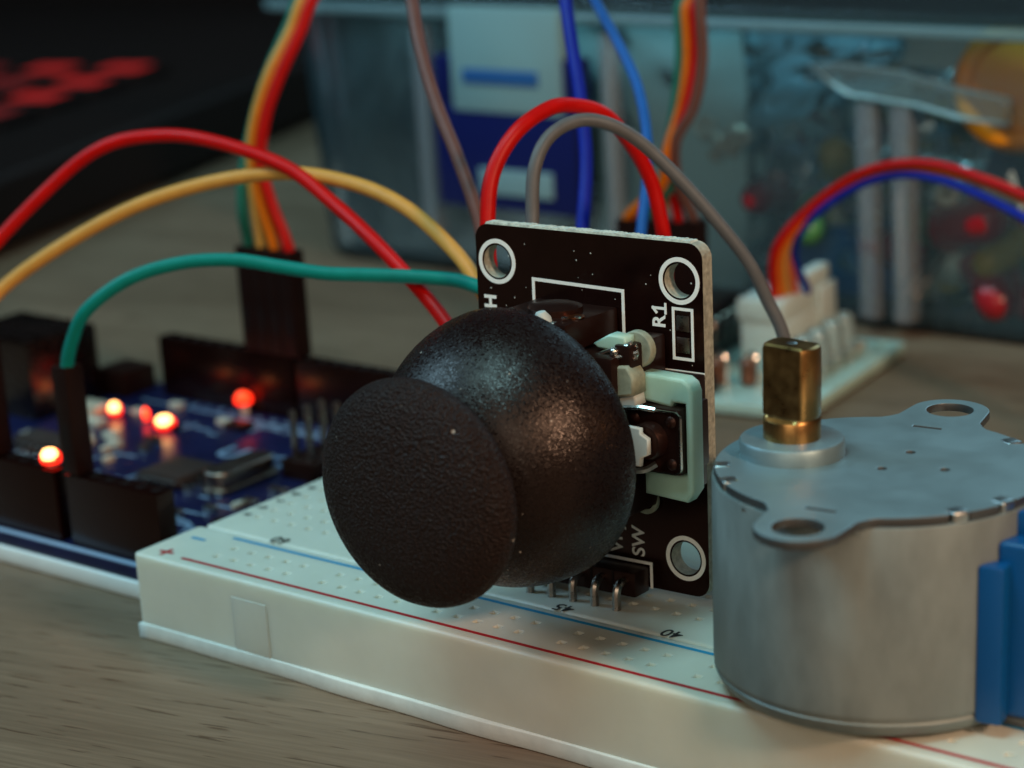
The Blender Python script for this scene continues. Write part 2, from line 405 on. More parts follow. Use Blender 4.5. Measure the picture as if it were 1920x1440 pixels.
# ------------------------------------------------------------------ breadboard
H = 9.5
bb = thing('breadboard', 'long white solderless breadboard lying on the wooden table under the joystick', 'breadboard')
def block(name, x0, x1, y0, y1, xs, ys, hole=.84, depth=.26, ztop=H):
    """moulded block: top skin with real square sockets, rounded rim, sides"""
    bm = nb(); ins = .45
    def cuts(a, b, cs):
        o = [a]
        for c in cs: o += [c-hole/2, c+hole/2]
        return o+[b]
    X = cuts(x0+ins, x1-ins, xs); Y = cuts(y0+ins, y1-ins, ys)
    g = [[bm.verts.new((x*S, y*S, ztop*S)) for y in Y] for x in X]
    for i in range(len(X)-1):
        for j in range(len(Y)-1):
            q = (g[i][j], g[i+1][j], g[i+1][j+1], g[i][j+1])
            if i % 2 == 1 and j % 2 == 1 and xs[i//2] in xs and (xs[i//2], ys[j//2]) not in block.skip:
                cx, cy = (X[i]+X[i+1])/2, (Y[j]+Y[j+1])/2; k = .36
                d1 = [bm.verts.new(((cx+(v.co.x/S-cx)*.8)*S, (cy+(v.co.y/S-cy)*.8)*S, (ztop-.12)*S)) for v in q]
                d2 = [bm.verts.new((v.co.x, v.co.y, (ztop-depth)*S)) for v in d1]
                for a, b in ((q, d1), (d1, d2)):
                    for m in range(4): bm.faces.new((a[m], a[(m+1) % 4], b[(m+1) % 4], b[m]))
                bm.faces.new(d2)
            else: bm.faces.new(q)
    def ring(off, z, r):
        return [bm.verts.new((x*S, y*S, z*S)) for x, y in rrect(x0+off, x1-off, y0+off, y1-off, r, 4)]
    rings = [ring(ins, ztop, .01), ring(.13, ztop-.08, .5), ring(.03, ztop-.28, .7), ring(0, ztop-.6, .75), ring(0, 1.5, .75)]
    for a, b in zip(rings, rings[1:]):
        for k in range(len(a)): bm.faces.new((a[k], a[(k+1) % len(a)], b[(k+1) % len(b)], b[k]))
    return obj(name, bm, M['bb'], bb, smooth=50)
block.skip = set()
col = lambda n: 3.8+(63-n)*2.54
railx = [col(61)+2.54*(k+k//5) for k in range(50)]
cols = [col(63)+2.54*k for k in range(63)]
rail = block('power_rail', 0, 165.1, 0, 9.85, railx, [3.85, 6.39])
# moulded dovetail tab on the near flank
obj('side_tab', box(14.7, 19.7, -.09, .55, .4, 7.5, .085, 3), M['bb'], rail)
obj('side_tab', box(120.6, 125.6, -.5, .35, .4, 7.5, .42, 3), M['bb'], rail)
block('terminal_block', .5, 164.6, 9.95, 45.1, cols, [14.92+2.54*k for k in range(5)]+[32.7+2.54*k for k in range(5)])
block('power_rail', 0, 165.1, 45.2, 55.0, railx, [48.7, 51.24])
# self-adhesive foam sheet underneath, its cut edge a little wavy
bm = nb(); top = []; bot = []
o = [(x, -.35+.16*math.sin(x*.11)+.10*math.sin(x*.37)) for x in [0.2+165*k/110 for k in range(111)]]
o += [(164.9, 55.2), (.2, 55.2)]
obj('foam_backing', sheet([o], .05, 1.75, .12), M['bb_side'], bb)
def strip(name, x0, x1, y, wd, m, z=H):
    return obj(name, box(x0, x1, y-wd/2, y+wd/2, z+.012, z+.04), m, bb, smooth=0)
strip('red_line', 6.0, 160, 1.55, .42, M['red_print']); strip('blue_line', 6.4, 160, 8.66, .42, M['blue_print'])
strip('red_line', 6.0, 160, 53.4, .42, M['red_print']); strip('blue_line', 6.4, 160, 46.6, .42, M['blue_print'])
strip('plus_mark', 2.2, 4.2, 2.0, .38, M['red_print']); obj('plus_mark', box(3.0, 3.4, 1.1, 1.8, H+.012, H+.04), M['red_print'], bb, smooth=0)
obj('plus_mark', box(3.0, 3.4, 2.2, 2.9, H+.012, H+.04), M['red_print'], bb, smooth=0)
strip('minus_mark', 2.2, 4.2, 6.6, .42, M['blue_print'])
def bbtext(txt, x, y, size, rz=180):
    me = xf(text_mesh(txt, size, .02, .02), TR(x, y, H+.03) @ RZ(rz))
    return obj('printed_number' if txt.isdigit() else 'printed_letter', me, M['black_print'], bb, smooth=0)
for n in range(5, 64, 5): bbtext(str(n), col(n), 10.75, 2.2)
for n in range(5, 64, 5): bbtext(str(n), col(n), 46.4-2.6, 1.6)
for k, l in enumerate('abcde'): bbtext(l, 2.0, 14.92+2.54*k, 1.9, 90)
for k, l in enumerate('fghij'): bbtext(l, 2.0, 32.7+2.54*k, 1.9, 90)

# ------------------------------------------------------------------ joystick module (local: x along the board, z up, front face y = 0)
js = thing('joystick_module', 'black joystick board standing upright on the breadboard with a big black thumb cap', 'joystick',
           (48.980, 16.620, 10.671), (-.0354962, 0, .0476162))
TOF = RX(90)            # plate drawn in xy -> stands in xz, front towards -y
holes = [(-10.45, 30.39), (10.45, 30.39), (10.45, 3.61), (-10.45, 3.61)]
me = sheet([rrect(-13, 13, 0, 34, 1.5)]+[circ(x, y, 1.62, 36) for x, y in holes], -1.6, 0)
# jagged mouse-bitten top edge: cut fibre
me.materials.append(M['pcb_black']); me.materials.append(M['fibre'])
for p in me.polygons:
    if abs(p.normal.z) < .7: p.material_index = 1
xf(me, TOF)
board = obj('circuit_board', me, None, js, smooth=0)
bm = nb()
for k in range(52):
    x = -11.6+k*.452; h = .10+.16*random.random()
    add_rev(bm, [(.0, -.72), (.26+.1*random.random(), -.68), (.24, .66), (0, .7)], seg=6, origin=(x, .8, 33.86+h*.5), axis=(0, 1, 0))
o = obj('rough_cut_edge', bm, M['fibre_top_lit'], board); o['kind'] = 'stuff'
def silk(name, me, parent=board):
    return obj(name, xf(me, TOF), M['silk'], parent, smooth=0)
for x, y in holes: silk('mounting_ring', sheet([circ(x, y, 2.22), circ(x, y, 1.80)], .012, .05))
def line(pts, wd=.3):
    o = []
    for (x0, y0), (x1, y1) in zip(pts, pts[1:]):
        d = Vector((x1-x0, y1-y0)).normalized(); n = Vector((-d.y, d.x))*wd/2; e = d*wd/2
        o.append([(x0-e.x+n.x, y0-e.y+n.y), (x0-e.x-n.x, y0-e.y-n.y), (x1+e.x-n.x, y1+e.y-n.y), (x1+e.x+n.x, y1+e.y+n.y)])
    bm = nb()
    for k, q in enumerate(o):
        z0, z1 = .012, .045+.002*k
        a = [bm.verts.new(Vector((x, y, z0))*S) for x, y in q]; b = [bm.verts.new(Vector((x, y, z1))*S) for x, y in q]
        bm.faces.new(a[::-1]); bm.faces.new(b)
        for i in range(4): bm.faces.new((a[i], a[(i+1) % 4], b[(i+1) % 4], b[i]))
    return finish(bm, 0)
silk('printed_outline', line([(-6.18, 23.5), (-6.18, 29.05), (4.17, 28.85), (4.17, 22.5)], .32))
silk('printed_outline', line([(6.0, 21.78), (12.85, 21.80)], .32))
silk('printed_outline', line([(-7.2, 0), (-7.2, 2.4), (6.5, 2.4), (6.5, .05)], .30))
silk('resistor_outline', line([(9.72, 27.75), (11.78, 27.75), (11.78, 23.05), (9.72, 23.05), (9.72, 27.75)], .28))
for y in (26.4, 24.35): obj('solder_pad', box(10.05, 11.45, -.09, .01, y-.75, y+.75, .06), M['pin'], board)
silk('printed_text', xf(text_mesh('R', 1.95, .03, .05), TR(8.2, 26.35, .03) @ RZ(90)))
silk('printed_text', line([(7.85, 27.22), (7.5, 27.62), (8.88, 27.62)], .26)); silk('printed_text', line([(8.88, 27.2), (8.88, 28.05)], .24))
silk('printed_text', xf(text_mesh('HW-504', 1.95, .03, .07), TR(-11.55, 23.55, .03) @ RZ(-90)))
for k, s in enumerate(('GND', '+5V', 'VRx', 'VRy', 'SW')):
    silk('printed_text', xf(text_mesh(s, 2.0, .03, .035, 'LEFT'), TR(-5.0+2.54*k, 2.95, .03) @ RZ(90)))
# dust caught on the mask
bm = nb()
for _ in range(46):
    x, z = random.uniform(-12, 12), random.uniform(20, 33); r = random.choice((.04, .05, .06, .09))
    add_rev(bm, [(0, -.01), (r, 0), (0, .05)], seg=5, origin=(x, -.02, z), axis=(0, -1, 0))
o = obj('dust_specks', bm, M['pale'], board); o['kind'] = 'stuff'
# right-angle header: black strip and five bent pins going down into the breadboard
hd = obj('pin_header', box(-6.45, 6.25, -2.55, -.05, -.35, 2.1, .18), M['blk'], js)
for k in range(4): obj('header_groove', box(-4.0+2.54*k, -3.75+2.54*k, -2.62, -2.5, -.3, 2.05), M['key'], hd, smooth=0)
for k in range(5):
    x = -5.16+2.54*k
    bm = tube([(x, -2.2, 1.15), (x, -2.95, 1.17), (x, -3.55, .85), (x, -3.82, .2), (x, -3.86, -.9), (x, -3.86, -4.6)], .42, seg=8, n=5)
    obj('header_pin', bm, M['pin'], js, smooth=35)
# gimbal: black frame, shaft, springs and cross bars behind the dome
AX, AZ = 0.0, 16.3
g = obj('gimbal_housing', box(-7.8, 7.8, -7.5, -.05, 8.6, 24.4, .6), M['blk'], js)
obj('gimbal_lid', rev([(6.9, 7.4), (6.9, 9.0), (5.2, 10.6), (3.0, 11.4), (0, 11.4)], seg=40, origin=(AX, 0, AZ), axis=(0, -1, 0)), M['blk'], js)
obj('stick', cyl(2.2, 10, 24, (AX, 0, AZ), (0, -1, 0)), M['blk'], js)
pt = obj('potentiometer', box(-5.7, 3.6, -8.6, -.05, 24.5, 27.3, .35), M['blk'], js)
obj('wiper_cover', rev([(2.6, 0), (2.6, .7), (1.6, 1.0), (0, 1.0)], seg=24, origin=(-.4, -4.6, 27.2), axis=(0, 0, 1)), M['blk'], pt)
obj('spigot', rev([(.95, -.2), (.85, .9), (.45, 1.5), (0, 1.55)], seg=20, origin=(.75, -8.0, 26.7), axis=(-.1, -.15, 1)), M['pale'], pt)
obj('spigot_foot', box(.9, 2.2, -8.6, -7.6, 26.7, 27.3, .15), M['pale'], pt)
for x, y, z in ((-.9, -7.4, 27.45), (2.5, -7.1, 27.5), (-1.3, -6.2, 27.45), (3.2, -6.0, 27.4)):
    obj('contact_clip', rev([(.30, 0), (.34, .14), (0, .2)], seg=8, origin=(x, y, z)), M['steel'], pt)
obj('copper_track', rev([(.9, 0), (.9, .12), (0, .14)], seg=20, origin=(2.6, -5.6, 27.35)), M['copper'], pt)
bm = tube([(-4.6, -5.6, 27.5), (-2.6, -7.3, 27.6), (-1.2, -7.6, 27.55)], .1, seg=6); obj('contact_spring', bm, M['steel'], pt)
# second potentiometer corner right of the dome: cover, wafer, wiper pins
cv = obj('potentiometer_cover', box(7.2, 9.0, -6.2, -.3, 20.4, 25.4, .3), M['blk'], js)
me = sheet([[(4.6, 25.15), (5.1, 24.75), (8.2, 24.55), (8.2, 26.05), (6.4, 26.15)]], 4.2, 5.8, .18); obj('pale_wedge', xf(me, TOF), M['green'], cv)
me = sheet([circ(8.3, 24.6, 1.75, 30)], 3.4, 4.3, .15); obj('wiper_disc', xf(me, TOF), M['beige'], cv)
me = sheet([circ(6.75, 24.0, 1.6, 24)], 4.3, 5.2, .15); obj('resistive_wafer', xf(me, TOF), M['beige'], cv)
me = sheet([[(5.2, 23.2), (8.8, 23.6), (9.5, 22.6), (9.5, 20.9), (7.6, 20.5), (6.6, 20.5)]], 4.4, 6.6, .25); obj('resistive_wafer', xf(me, TOF), M['beige'], cv)
me = sheet([[(7.0, 20.5), (9.4, 21.0), (9.6, 19.9), (8.6, 19.4), (7.2, 19.4)]], 4.6, 6.3, .2); obj('pale_wedge', xf(me, TOF), M['pale'], cv)
for a, b, r in (((4.2, -6.9, 23.0), (9.0, -5.0, 25.2), .20), ((4.5, -6.6, 23.9), (8.7, -5.4, 25.6), .17), ((6.6, -6.4, 23.0), (9.2, -5.4, 24.2), .16), ((7.2, -6.4, 24.1), (9.3, -5.3, 24.7), .25)):
    obj('wiper_pin', tube([a, b], r, seg=8, smooth=False), M['steel'], cv)
for x, y, z, r in ((7.3, -6.3, 24.75, .42), (8.4, -5.7, 25.1, .5), (8.9, -5.3, 24.5, .4)):
    obj('solder_blob', rev([(0, -r), (r*.8, -r*.5), (r, 0), (r*.75, r*.6), (0, r)], seg=12, origin=(x, y, z), axis=(.3, -1, .2)), M['steel'], cv)
# push switch in a pale green bracket
br = obj('switch_bracket', xf(sheet([[(8.3, 19.9), (8.3, 22.3), (8.7, 22.6), (13.4, 22.45), (14.1, 22.0), (14.4, 21.2), (14.4, 11.9), (13.6, 10.75), (9.0, 11.0), (9.0, 13.5), (13.6, 13.4), (13.6, 20.1), (12.4, 20.1), (12.2, 19.6), (9.3, 19.9)]], 2.5, 4.5, .35, 3), TOF), M['green'], js)
obj('switch_base', box(8.6, 13.1, -2.7, -.05, 11.4, 21.9, .2), M['blk'], br)
sw = obj('push_switch', box(8.0, 13.55, -5.3, -.3, 13.5, 19.75, .25), M['blk'], js)
obj('switch_plate', xf(sheet([rrect(7.9, 13.75, 13.7, 19.55, .5)], 5.3, 5.45), TOF), M['blk_dull'], sw)
rm = sheet([rrect(7.85, 13.8, 13.65, 19.6, .7), rrect(8.0, 13.65, 13.8, 19.45, .6)], 5.3, 5.62); obj('switch_rim', xf(rm, TOF), M['steel'], sw)
obj('plunger', rev([(1.75, 5.3), (1.75, 6.3), (1.55, 6.7), (0, 6.75)], seg=32, origin=(10.6, 0, 16.7), axis=(0, -1, 0)), M['blk'], sw)
for x, z in ((12.8, 18.6), (12.8, 14.6), (8.8, 18.6)):
    obj('rivet', rev([(.55, 5.4), (.55, 5.6), (.3, 5.8), (0, 5.82)], seg=16, origin=(x, 0, z), axis=(0, -1, 0)), M['blk'], sw)
obj('contact_leaf', tube([(8.2, -6.3, 19.6), (9.8, -6.1, 19.75), (11.2, -5.7, 19.6)], .25, seg=6), M['steel'], sw)
obj('contact_leaf', tube([(9.3, -6.9, 13.9), (10.4, -6.4, 14.0), (11.2, -5.7, 14.5)], .32, seg=6), M['rim'], sw)
obj('lever', xf(sheet([[(8.4, 14.5), (10.6, 14.6), (10.7, 15.4), (11.5, 15.8), (11.5, 17.3), (10.7, 17.7), (10.7, 18.2), (8.4, 18.3)]], 6.9, 7.5, .12), TOF), M['pale'], js)
obj('lower_clip', rev([(1.45, 0), (1.45, .35), (1.0, .35), (1.0, 0)], seg=24, origin=(6.4, -.3, 9.0), axis=(0, -1, 0), close=True), M['beige'], js)
# thumb cap: open dome and the flared grip on top of it
CO, CA = (AX, 0, AZ+.55), (0, -1, -.046)
dome = [(13.05*math.cos(math.radians(a)), 11.8+13.05*math.sin(math.radians(a))) for a in range(4, 60, 4)]
cap = obj('thumb_cap', rev([(11.7, 17.0), (12.2, 12.2), (12.5, 11.55), (12.85, 11.45), (13.05, 11.8)]+dome+[(6.3, 23.3), (6.0, 23.7), (6.05, 24.1)],
      seg=96, origin=CO, axis=CA), M['cap'], js, smooth=60)
obj('grip_disc', rev([(5.9, 23.6), (6.2, 24.1), (7.3, 24.55), (8.7, 24.95), (9.8, 25.4), (10.35, 25.9), (10.5, 26.4), (10.42, 26.9), (10.1, 27.5), (9.5, 28.0), (8.5, 28.5), (7, 28.95), (5, 29.3), (2.5, 29.55), (0, 29.6)],
      seg=96, origin=CO, axis=CA), M['cap_top'], cap, smooth=60)

# ------------------------------------------------------------------ geared stepper motor
mm = TR(83.42, 11.76, 9.85) @ RY(math.degrees(.020)) @ RX(math.degrees(-.021)) @ RZ(math.degrees(.1675))
mo = thing('stepper_motor', 'silver round geared motor with brass shaft standing on the breadboard', 'motor', matrix=mm)
R, HT = 14.2, 19.1
can = rev([(R-1.6, 0), (R-.9, .12), (R-.45, .5), (R-.15, 1.1), (R-.06, 1.35), (R-.20, 1.55), (R-.04, 1.8), (R, 2.2), (R, HT-.9), (R-.05, HT-.75), (R-.6, HT-.7), (0, HT-.7)], seg=128)
can_o = obj('can', can, M['can'], mo, smooth=35)
# cover plate with two ears, notched rim
def ear(sgn):
    pts = []
    for (x, y) in ((-4.9, -13.1), (-4.35, -13.75), (-3.85, -14.6), (-3.7, -16.2)): pts.append((x, y))
    for k in range(13):
        a = math.radians(195+150*k/12); pts.append((0+3.62*math.cos(a), -17.3+3.62*math.sin(a)))
    for (x, y) in ((3.7, -16.2), (3.85, -14.6), (4.35, -13.75), (4.9, -13.1)): pts.append((x, y))
    return [(sgn*x, sgn*y) for x, y in pts]
outl = []
def rim(a0, a1):
    n = max(3, int((a1-a0)/2.0)); out = []
    notches = [25, 52, 140, 160, 205, 222, 318, 338, 8]
    for k in range(n+1):
        a = a0+(a1-a0)*k/n; r = 13.95
        if any(abs((a-q+180) % 360-180) < 2.3 for q in notches): r = 13.1
        out.append((r*math.cos(math.radians(a)), r*math.sin(math.radians(a))))
    return out
outl = ear(1)+rim(-66, 66)+ear(-1)+rim(114, 246)
slotA = lambda y: [(-1.3, y-.22), (1.3, y-.22), (1.3, y+.22), (-1.3, y+.22)]
pl = sheet([outl, circ(0, -17.5, 2.1), circ(0, 17.5, 2.1), circ(1.2, 4.2, .42, 14), circ(.6, -1.0, .42, 14), circ(5.5, .8, .42, 14), slotA(-12.9), slotA(11.6)], HT-.72, HT+.06, .10, 1)
pl.materials.append(M['plate']); pl.materials.append(M['plate_edge'])
for p in pl.polygons:
    if abs(p.normal.z) < .5: p.material_index = 1
plate = obj('cover_plate', smooth_mesh(pl, 30), None, mo)
bm = nb(); add_rev(bm, [(0, 0), (13.2, 0), (13.2, .05), (0, .06)], seg=64, origin=(0, 0, HT-.72-.1)); 
obj('inner_gear_plate', bm, M['blk'], plate)
# crimped lugs of the can folded over the plate's notches
for a in (25, 52, 140, 160, 205, 222, 318, 338, 8):
    bm = box(12.55, 14.0, -.75, .75, HT-1.2, HT+.12+.05*random.random(), .28, 3, RZ(a+random.uniform(-1, 1)))
    obj('crimp_lug', bm, M['rim'], can_o)
for a in (262.5+22, 262.5-22, 82+22, 82-22):
    bm = box(13.2, 14.2, -.5, .5, HT-1.6, HT-.75, .25, 2, RZ(a)); obj('crimp_lug', bm, M['rim'], can_o)
obj('shaft_collar', rev([(4.55, 0), (4.55, 1.25), (4.4, 1.45), (4.1, 1.5), (0, 1.5)], seg=64, origin=(-8.0, 0, HT+.04)), M['plate'], mo)
# brass shaft with two flats: a round foot, then milled flat on two sides
def shaft():
    bm = nb(); prof = []
    n = 64; rings = []
    fl = 1.5
    def sec(r, z, flat):
        pts = []
        for k in range(n):
            a = 2*math.pi*k/n; x, y = r*math.cos(a), r*math.sin(a)
            if flat is not None: y = max(-flat, min(flat, y))
            pts.append(bm.verts.new((x*S, y*S, z*S)))
        return pts
    z = HT+1.4
    rings = [sec(2.5, z, None), sec(2.5, z+1.75, None), sec(2.42, z+1.9, None), sec(2.38, z+2.05, 1.62), sec(2.5, z+2.3, fl), sec(2.5, z+8.0, fl), sec(2.42, z+8.3, fl-.08), sec(2.2, z+8.45, fl-.28)]
    for a, b in zip(rings, rings[1:]):
        for k in range(n): bm.faces.new((a[k], a[(k+1) % n], b[(k+1) % n], b[k]))
    bm.faces.new(rings[-1]); bm.faces.new(rings[0][::-1])
    me = finish(bm, 32); me.transform(TR(-8.0, 0, 0) @ TR(0, 0, 0) @ RZ(SHAFT_ROT)); return me
SHAFT_ROT = -12.0
sh = obj('shaft', shaft(), M['brass'], mo)
obj('centre_mark', rev([(.45, 0), (.35, .06), (0, .07)], seg=16, origin=(-8.0, 0, HT+9.86)), M['rim'], sh)
# blue plastic wire cover on the side away from the shaft
bc = obj('wire_cover', box(12.6, 17.4, -6.6, 6.6, 1.2, 16.2, .5, 3), M['blue_abs'], mo)
obj('cover_tongue', box(12.9, 16.6, -4.4, 4.4, 15.9, HT-.9, .3, 2), M['blue_abs'], bc)
obj('cover_flange', box(11.6, 13.8, -8.4, -6.3, 1.0, 14.6, .35, 2), M['blue_abs'], bc)
obj('cover_flange', box(11.6, 13.8, 6.3, 8.4, 1.0, 14.6, .35, 2), M['blue_abs'], bc)

# ------------------------------------------------------------------ microcontroller board on the table, left
UZ = 3.7   # top of its circuit board
un = thing('microcontroller_board', 'dark blue microcontroller board with glowing red lights left of the breadboard', 'circuit board', (-74.0, 7.6, 0))
ux = lambda x: x+74.0
uy = lambda y: y-7.6
obj('base_plate', sheet([rrect(-.6, 69.2, -.35, 53.8, 1.5)], .05, 2.05, .15), M['acrylic'], un)
ub = obj('circuit_board', sheet([rrect(0, 68.6, 0, 53.4, 1)], 2.1, UZ, .05), M['pcb_blue'], un)
obj('edge_print', sheet([rrect(.4, 68.2, .15, .95, .1)], UZ+.01, UZ+.04), M['silk_b'], ub)
def header(x0, x1, y, name='socket_header'):
    x0, x1, y = ux(x0), ux(x1), uy(y); n = round((x1-x0)/2.54)
    h = obj(name, box(x0, x1, y-1.27, y+1.27, UZ, UZ+8.5, .12), M['hdr'], un)
    bm = nb()
    for k in range(n):
        cx = x0+1.27+2.54*k*(x1-x0)/(2.54*n)
        add_box(bm, cx-.55, cx+.55, y-.55, y+.55, UZ+8.49, UZ+8.53)
    obj('socket_openings', bm, M['key'], h, smooth=0)['kind'] = 'stuff'
    return h
header(-20.9, -5.6, 10.2); header(-43.4, -22.9, 10.2)
header(-57.6, -32.0, 58.0); header(-31.2, -10.8, 58.0)
# chips
def chip(name, x0, x1, y0, y1, h, legs):
    x0, x1, y0, y1 = ux(x0), ux(x1), uy(y0), uy(y1)
    c_ = obj(name, box(x0, x1, y0, y1, UZ+.2, UZ+.2+h, .12), M['chip'], un)
    for side, n in legs:
        for k in range(n):
            if side in 'fb':
                x = x0+(k+.5)*(x1-x0)/n; s = -1 if side == 'f' else 1; yb = y0 if side == 'f' else y1
                bm = tube([(x, yb, UZ+.2+h*.5), (x, yb+s*.55, UZ+.2+h*.45), (x, yb+s*.75, UZ+.15), (x, yb+s*1.35, UZ+.1)], .22, seg=4, smooth=False)
            else:
                y = y0+(k+.5)*(y1-y0)/n; s = -1 if side == 'l' else 1; xb = x0 if side == 'l' else x1
                bm = tube([(xb, y, UZ+.2+h*.5), (xb+s*.55, y, UZ+.2+h*.45), (xb+s*.75, y, UZ+.15), (xb+s*1.35, y, UZ+.1)], .22, seg=4, smooth=False)
            obj('leg', bm, M['steel'], c_)
    return c_
chip('processor_chip', -31.5, -24.5, 28.6, 35.4, 1.3, (('f', 8), ('r', 8), ('l', 8), ('b', 8)))
chip('serial_chip', -57.0, -47.2, 29.8, 33.8, 1.6, (('f', 8), ('b', 8)))
# crystal can
me = sheet([rrect(-2.35, 2.35, -5.6, 5.6, 2.3)], UZ+.1, UZ+.7, .1); xf(me, TR(ux(-19.8), uy(34.6), 0)); q = obj('crystal', me, M['nickel'], un)
me = sheet([rrect(-1.95, 1.95, -5.1, 5.1, 1.9)], UZ+.6, UZ+2.7, .35, 2); xf(me, TR(ux(-19.8), uy(34.6), 0)); obj('crystal_can', smooth_mesh(me), M['nickel'], q)
# usb socket, power jack, capacitors
usb = obj('usb_socket', box(ux(-80), ux(-64.2), uy(39.5), uy(51.5), UZ+.02, UZ+10.9, .4), M['usb_shaded'], un)
obj('usb_seam', box(ux(-78), ux(-66), uy(45.2), uy(45.6), UZ+10.88, UZ+10.95), M['blk'], usb)
obj('power_jack', box(ux(-75.5), ux(-62), uy(11), uy(20), UZ+.02, UZ+10.8, .6), M['blk'], un)
for x, y in ((-60.5, 13.2), (-60.5, 20.5)):
    cpo = obj('capacitor', cyl(3.1, UZ+.4, UZ+5.6, (ux(x), uy(y), 0), bev=.3), M['nickel'], un)
    obj('capacitor_foot', box(ux(x)-3.3, ux(x)+3.3, uy(y)-3.3, uy(y)+3.3, UZ+.02, UZ+.6, .2), M['blk'], cpo)
obj('reset_button', box(ux(-67.5), ux(-61.5), uy(53.0), uy(59), UZ+.02, UZ+3.6, .3), M['blk'], un)
obj('fuse', box(ux(-62.5), ux(-58), uy(44.5), uy(47.6), UZ+.02, UZ+1.4, .2), M['smd'], un)
# icsp pins
ic = obj('programming_header', box(ux(-16.6), ux(-11.4), uy(38.6), uy(46.4), UZ+.02, UZ+2.4, .15), M['blk'], un)
for i in range(2):
    for j in range(3):
        x, y = ux(-15.3+2.54*i), uy(40.0+2.54*j); obj('pin', box(x-.32, x+.32, y-.32, y+.32, UZ+2.3, UZ+8.4, .1), M['pin'], ic)
# little parts and lights
for k, (x, y, w_, d_, m_) in enumerate([(-52.0, 37.5, 2.2, 1.3, 'smd'), (-48.5, 39.0, 2.2, 1.3, 'smd'), (-45.5, 37.0, 2.0, 1.2, 'smd'), (-42.2, 40.6, 2.2, 1.3, 'nickel'), (-49.6, 35.6, 1.6, 2.2, 'smd'),
        (-55.5, 42.2, 3.2, 1.8, 'smd'), (-58.5, 42.5, 2.0, 2.6, 'smd'), (-40.5, 37.6, 1.6, 1.0, 'nickel'), (-12.5, 29.0, 2.0, 1.2, 'steel'), (-15.0, 25.0, 1.6, 1.0, 'steel'), (-17.6, 22.0, 1.6, 1.0, 'steel'),
        (-12.0, 33.6, 1.8, 1.2, 'steel'), (-36.4, 50.6, 3.4, 2.4, 'blk'), (-51, 53, 2, 1.2, 'smd'), (-46, 24.5, 2.4, 1.2, 'smd'), (-40, 24.0, 2.0, 1.4, 'smd'), (-9.4, 36.4, 1.6, 1.0, 'steel'), (-52.4, 25.8, 2.2, 1.2, 'smd')]):
    obj('surface_component', box(ux(x)-w_/2, ux(x)+w_/2, uy(y)-d_/2, uy(y)+d_/2, UZ+.02, UZ+.9, .12), M[m_], un)
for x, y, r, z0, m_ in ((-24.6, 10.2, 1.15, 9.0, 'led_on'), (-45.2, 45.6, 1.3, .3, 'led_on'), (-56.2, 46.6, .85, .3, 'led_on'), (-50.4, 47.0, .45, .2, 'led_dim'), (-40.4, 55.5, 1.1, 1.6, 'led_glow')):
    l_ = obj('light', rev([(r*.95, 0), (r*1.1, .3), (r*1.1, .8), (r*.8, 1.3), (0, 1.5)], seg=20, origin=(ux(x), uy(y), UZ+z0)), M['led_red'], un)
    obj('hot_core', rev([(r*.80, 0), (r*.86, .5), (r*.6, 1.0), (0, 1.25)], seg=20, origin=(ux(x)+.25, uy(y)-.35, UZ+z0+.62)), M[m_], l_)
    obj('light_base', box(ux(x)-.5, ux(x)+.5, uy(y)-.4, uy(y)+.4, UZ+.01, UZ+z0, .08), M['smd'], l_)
# print on the board
me = xf(text_mesh('UNO', 5.4, .02, .08, 'LEFT', 1.0), TR(ux(-31.6), uy(42.6), UZ+.03)); obj('printed_text', me, M['silk_b'], ub, smooth=0)
me = xf(text_mesh('DIGITAL (PWM~)', 2.0, .02, .02), TR(ux(-30), uy(52.6), UZ+.03)); obj('printed_text', me, M['silk_b'], ub, smooth=0)
me = xf(text_mesh('ANALOG IN', 1.9, .02, .02), TR(ux(-13), uy(15.5), UZ+.03)); obj('printed_text', me, M['silk_b'], ub, smooth=0)
me = xf(text_mesh('POWER', 1.9, .02, .02), TR(ux(-32), uy(15.5), UZ+.03)); obj('printed_text', me, M['silk_b'], ub, smooth=0)
for k in range(14):
    x = -57+2.54*k+(.8 if k > 9 else 0)
    me = xf(text_mesh(str(13-k) if k < 14 else '', 1.5, .02, .02), TR(ux(x+4.5), uy(55.2), UZ+.03) @ RZ(90)); obj('printed_number', me, M['silk_b'], ub, smooth=0)
for k in range(6):
    me = xf(text_mesh('A%d' % k, 1.4, .02, .02), TR(ux(-19.6+2.54*k), uy(13.0), UZ+.03) @ RZ(90)); obj('printed_number', me, M['silk_b'], ub, smooth=0)
obj('printed_outline', sheet([rrect(ux(-59), ux(-9), uy(53.7), uy(54.0), .05)], UZ+.01, UZ+.035), M['silk_b'], ub, smooth=0)
obj('printed_outline', sheet([rrect(ux(-24), ux(-8), uy(17.4), uy(17.7), .05)], UZ+.01, UZ+.035), M['silk_b'], ub, smooth=0)
for k in range(26):
    x, y = random.uniform(-22, -7), random.uniform(17, 30)
    if -30.5 < x < -21 and 24 < y < 35: continue
    a = random.choice((.4, .8, 1.6)); obj('via_print', sheet([rrect(ux(x)-a, ux(x)+a, uy(y)-.2, uy(y)+.2, .1)], UZ+.01, UZ+.035), M['silk_b'], ub, smooth=0)

